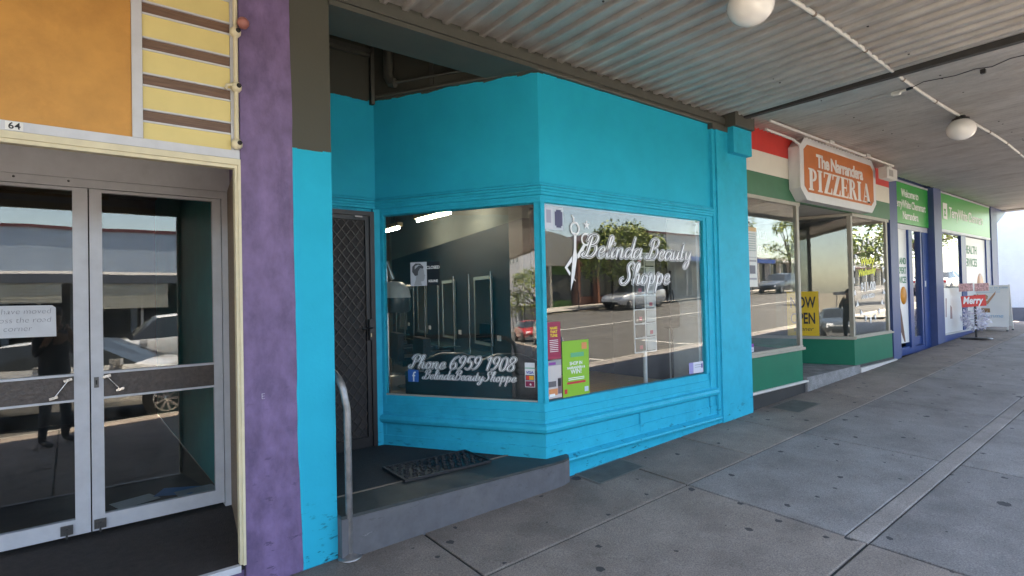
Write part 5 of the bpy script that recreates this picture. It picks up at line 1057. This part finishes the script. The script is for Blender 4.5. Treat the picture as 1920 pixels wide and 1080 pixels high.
car(2.2,-12.,180,WHT,'white wagon stopped in the middle of the street',True)
car(28.4,-19.6,180,WHT,'white wagon parked beside broad tree across the road',True)
car(47.6,-19.6,180,GRY,'dark grey wagon parked across the road by blue awning',True)
car(42.,-6.8,0,WHT,'white sedan parked at kerb beyond the chemist corner')
car(-24.,-6.8,0,WHT,'white wagon parked down the street by rounded tree',True)
car(-31.,-6.8,0,RED,'red sedan parked at kerb far down the street')
car(-17.,-11.5,180,SIL,'silver sedan driving down the street')

# ================================================================ PERSON taking the photograph
def person():
    cx, cy = -.165, -3.80; zg = G(cx,cy); f2 = Vector((math.cos(yaw),math.sin(yaw),0)); s2 = Vector((math.sin(yaw),-math.cos(yaw),0))
    t = thing('person', 'person in dark clothes standing on footpath holding arms up to photograph shops', 'person', (cx,cy,zg))
    def P(f_, s_, z): return tuple(Vector((cx,cy,zg))+f2*f_+s2*s_+Vector((0,0,z)))
    vs_, es_, rs_ = [], [], []
    def add(p, r, par=None):
        vs_.append(p); rs_.append(r)
        if par is not None: es_.append((par,len(vs_)-1))
        return len(vs_)-1
    pel = add(P(0,0,.98),(.17,.12)); wai = add(P(0,0,1.14),(.155,.11),pel); che = add(P(-.01,0,1.36),(.185,.12),wai); nb_ = add(P(-.01,0,1.50),(.075,.075),che); nk = add(P(.01,0,1.575),(.058,.058),nb_); hd_ = add(P(.015,0,1.66),(.078,.09),nk); ht = add(P(.01,0,1.76),(.072,.085),hd_)
    for s_ in (-1,1):
        hp_ = add(P(0,s_*.10,.90),(.105,.10),pel); kn = add(P(.02,s_*.13,.50),(.07,.068),hp_); an = add(P(-.02,s_*.15,.10),(.05,.048),kn); he = add(P(-.02,s_*.15,.05),(.045,.04),an); add(P(.18,s_*.17,.03),(.04,.028),he)
        sh = add(P(-.01,s_*.20,1.44),(.065,.065),che); eb = add(P(.02,s_*.26,1.18),(.048,.048),sh); wr = add(P(.12,s_*.11,1.48),(.034,.034),eb); add(P(.13,s_*.07,1.55),(.036,.022),wr)
    me = bpy.data.meshes.new('body'); me.from_pydata(vs_, es_, []); o = bpy.data.objects.new('body', me); C.objects.link(o)
    sk_ = o.modifiers.new('skin','SKIN'); sk_.use_smooth_shade = True; sv = me.skin_vertices[0].data
    for i, r in enumerate(rs_): sv[i].radius = r if isinstance(r, tuple) else (r,r)
    sv[0].use_root = True; o.modifiers.new('sub','SUBSURF').levels = 1; o.modifiers['sub'].render_levels = 1
    dg = bpy.context.evaluated_depsgraph_get(); m2 = bpy.data.meshes.new_from_object(o.evaluated_get(dg)); bpy.data.objects.remove(o)
    SKN = mat('skin', (.42,.24,.17), .5); SHI = mat('dark shirt', (.05,.05,.06), .8); JEA = mat('dark jeans', (.035,.04,.055), .85)
    for x_ in (SHI,JEA,SKN,BLK): m2.materials.append(x_)
    for p in m2.polygons:
        c = p.center; z = c.z-zg; lat = (Vector(c)-Vector((cx,cy,c.z))).dot(s2); fo = (Vector(c)-Vector((cx,cy,c.z))).dot(f2)
        p.material_index = 3 if z < .09 else 1 if z < 1.02 else 2 if (z > 1.53 or (fo > .07 and z > 1.3)) else 0; p.use_smooth = True
    b = bpy.data.objects.new('body', m2); C.objects.link(b); b.parent = t; b.matrix_parent_inverse = Matrix.Translation(-t.location)
    q = MB(); c = Vector(P(-.012,0,1.725)); q.lathe(c, [(.098*math.sin(a),.105*math.cos(a)) for a in [math.pi*k/12 for k in range(0,8)]], 18); q.build('hair', mat('brown hair', (.06,.035,.02), .7), t)
    for s_ in (-1,1):
        for k in range(4):
            q = MB(); q.tube([P(.13,s_*(.065-.004*k),1.56+.004*k),P(.165,s_*(.05-.003*k),1.575-.014*k),P(.165,s_*.02,1.578-.014*k)], [.009,.0085,.007], 6); q.build('finger', SKN, t)
        q = MB(); q.tube([P(.115,s_*.06,1.54),P(.125,s_*.035,1.52),P(.14,s_*.02,1.515)], [.010,.009,.008], 6); q.build('thumb', SKN, t)
person()
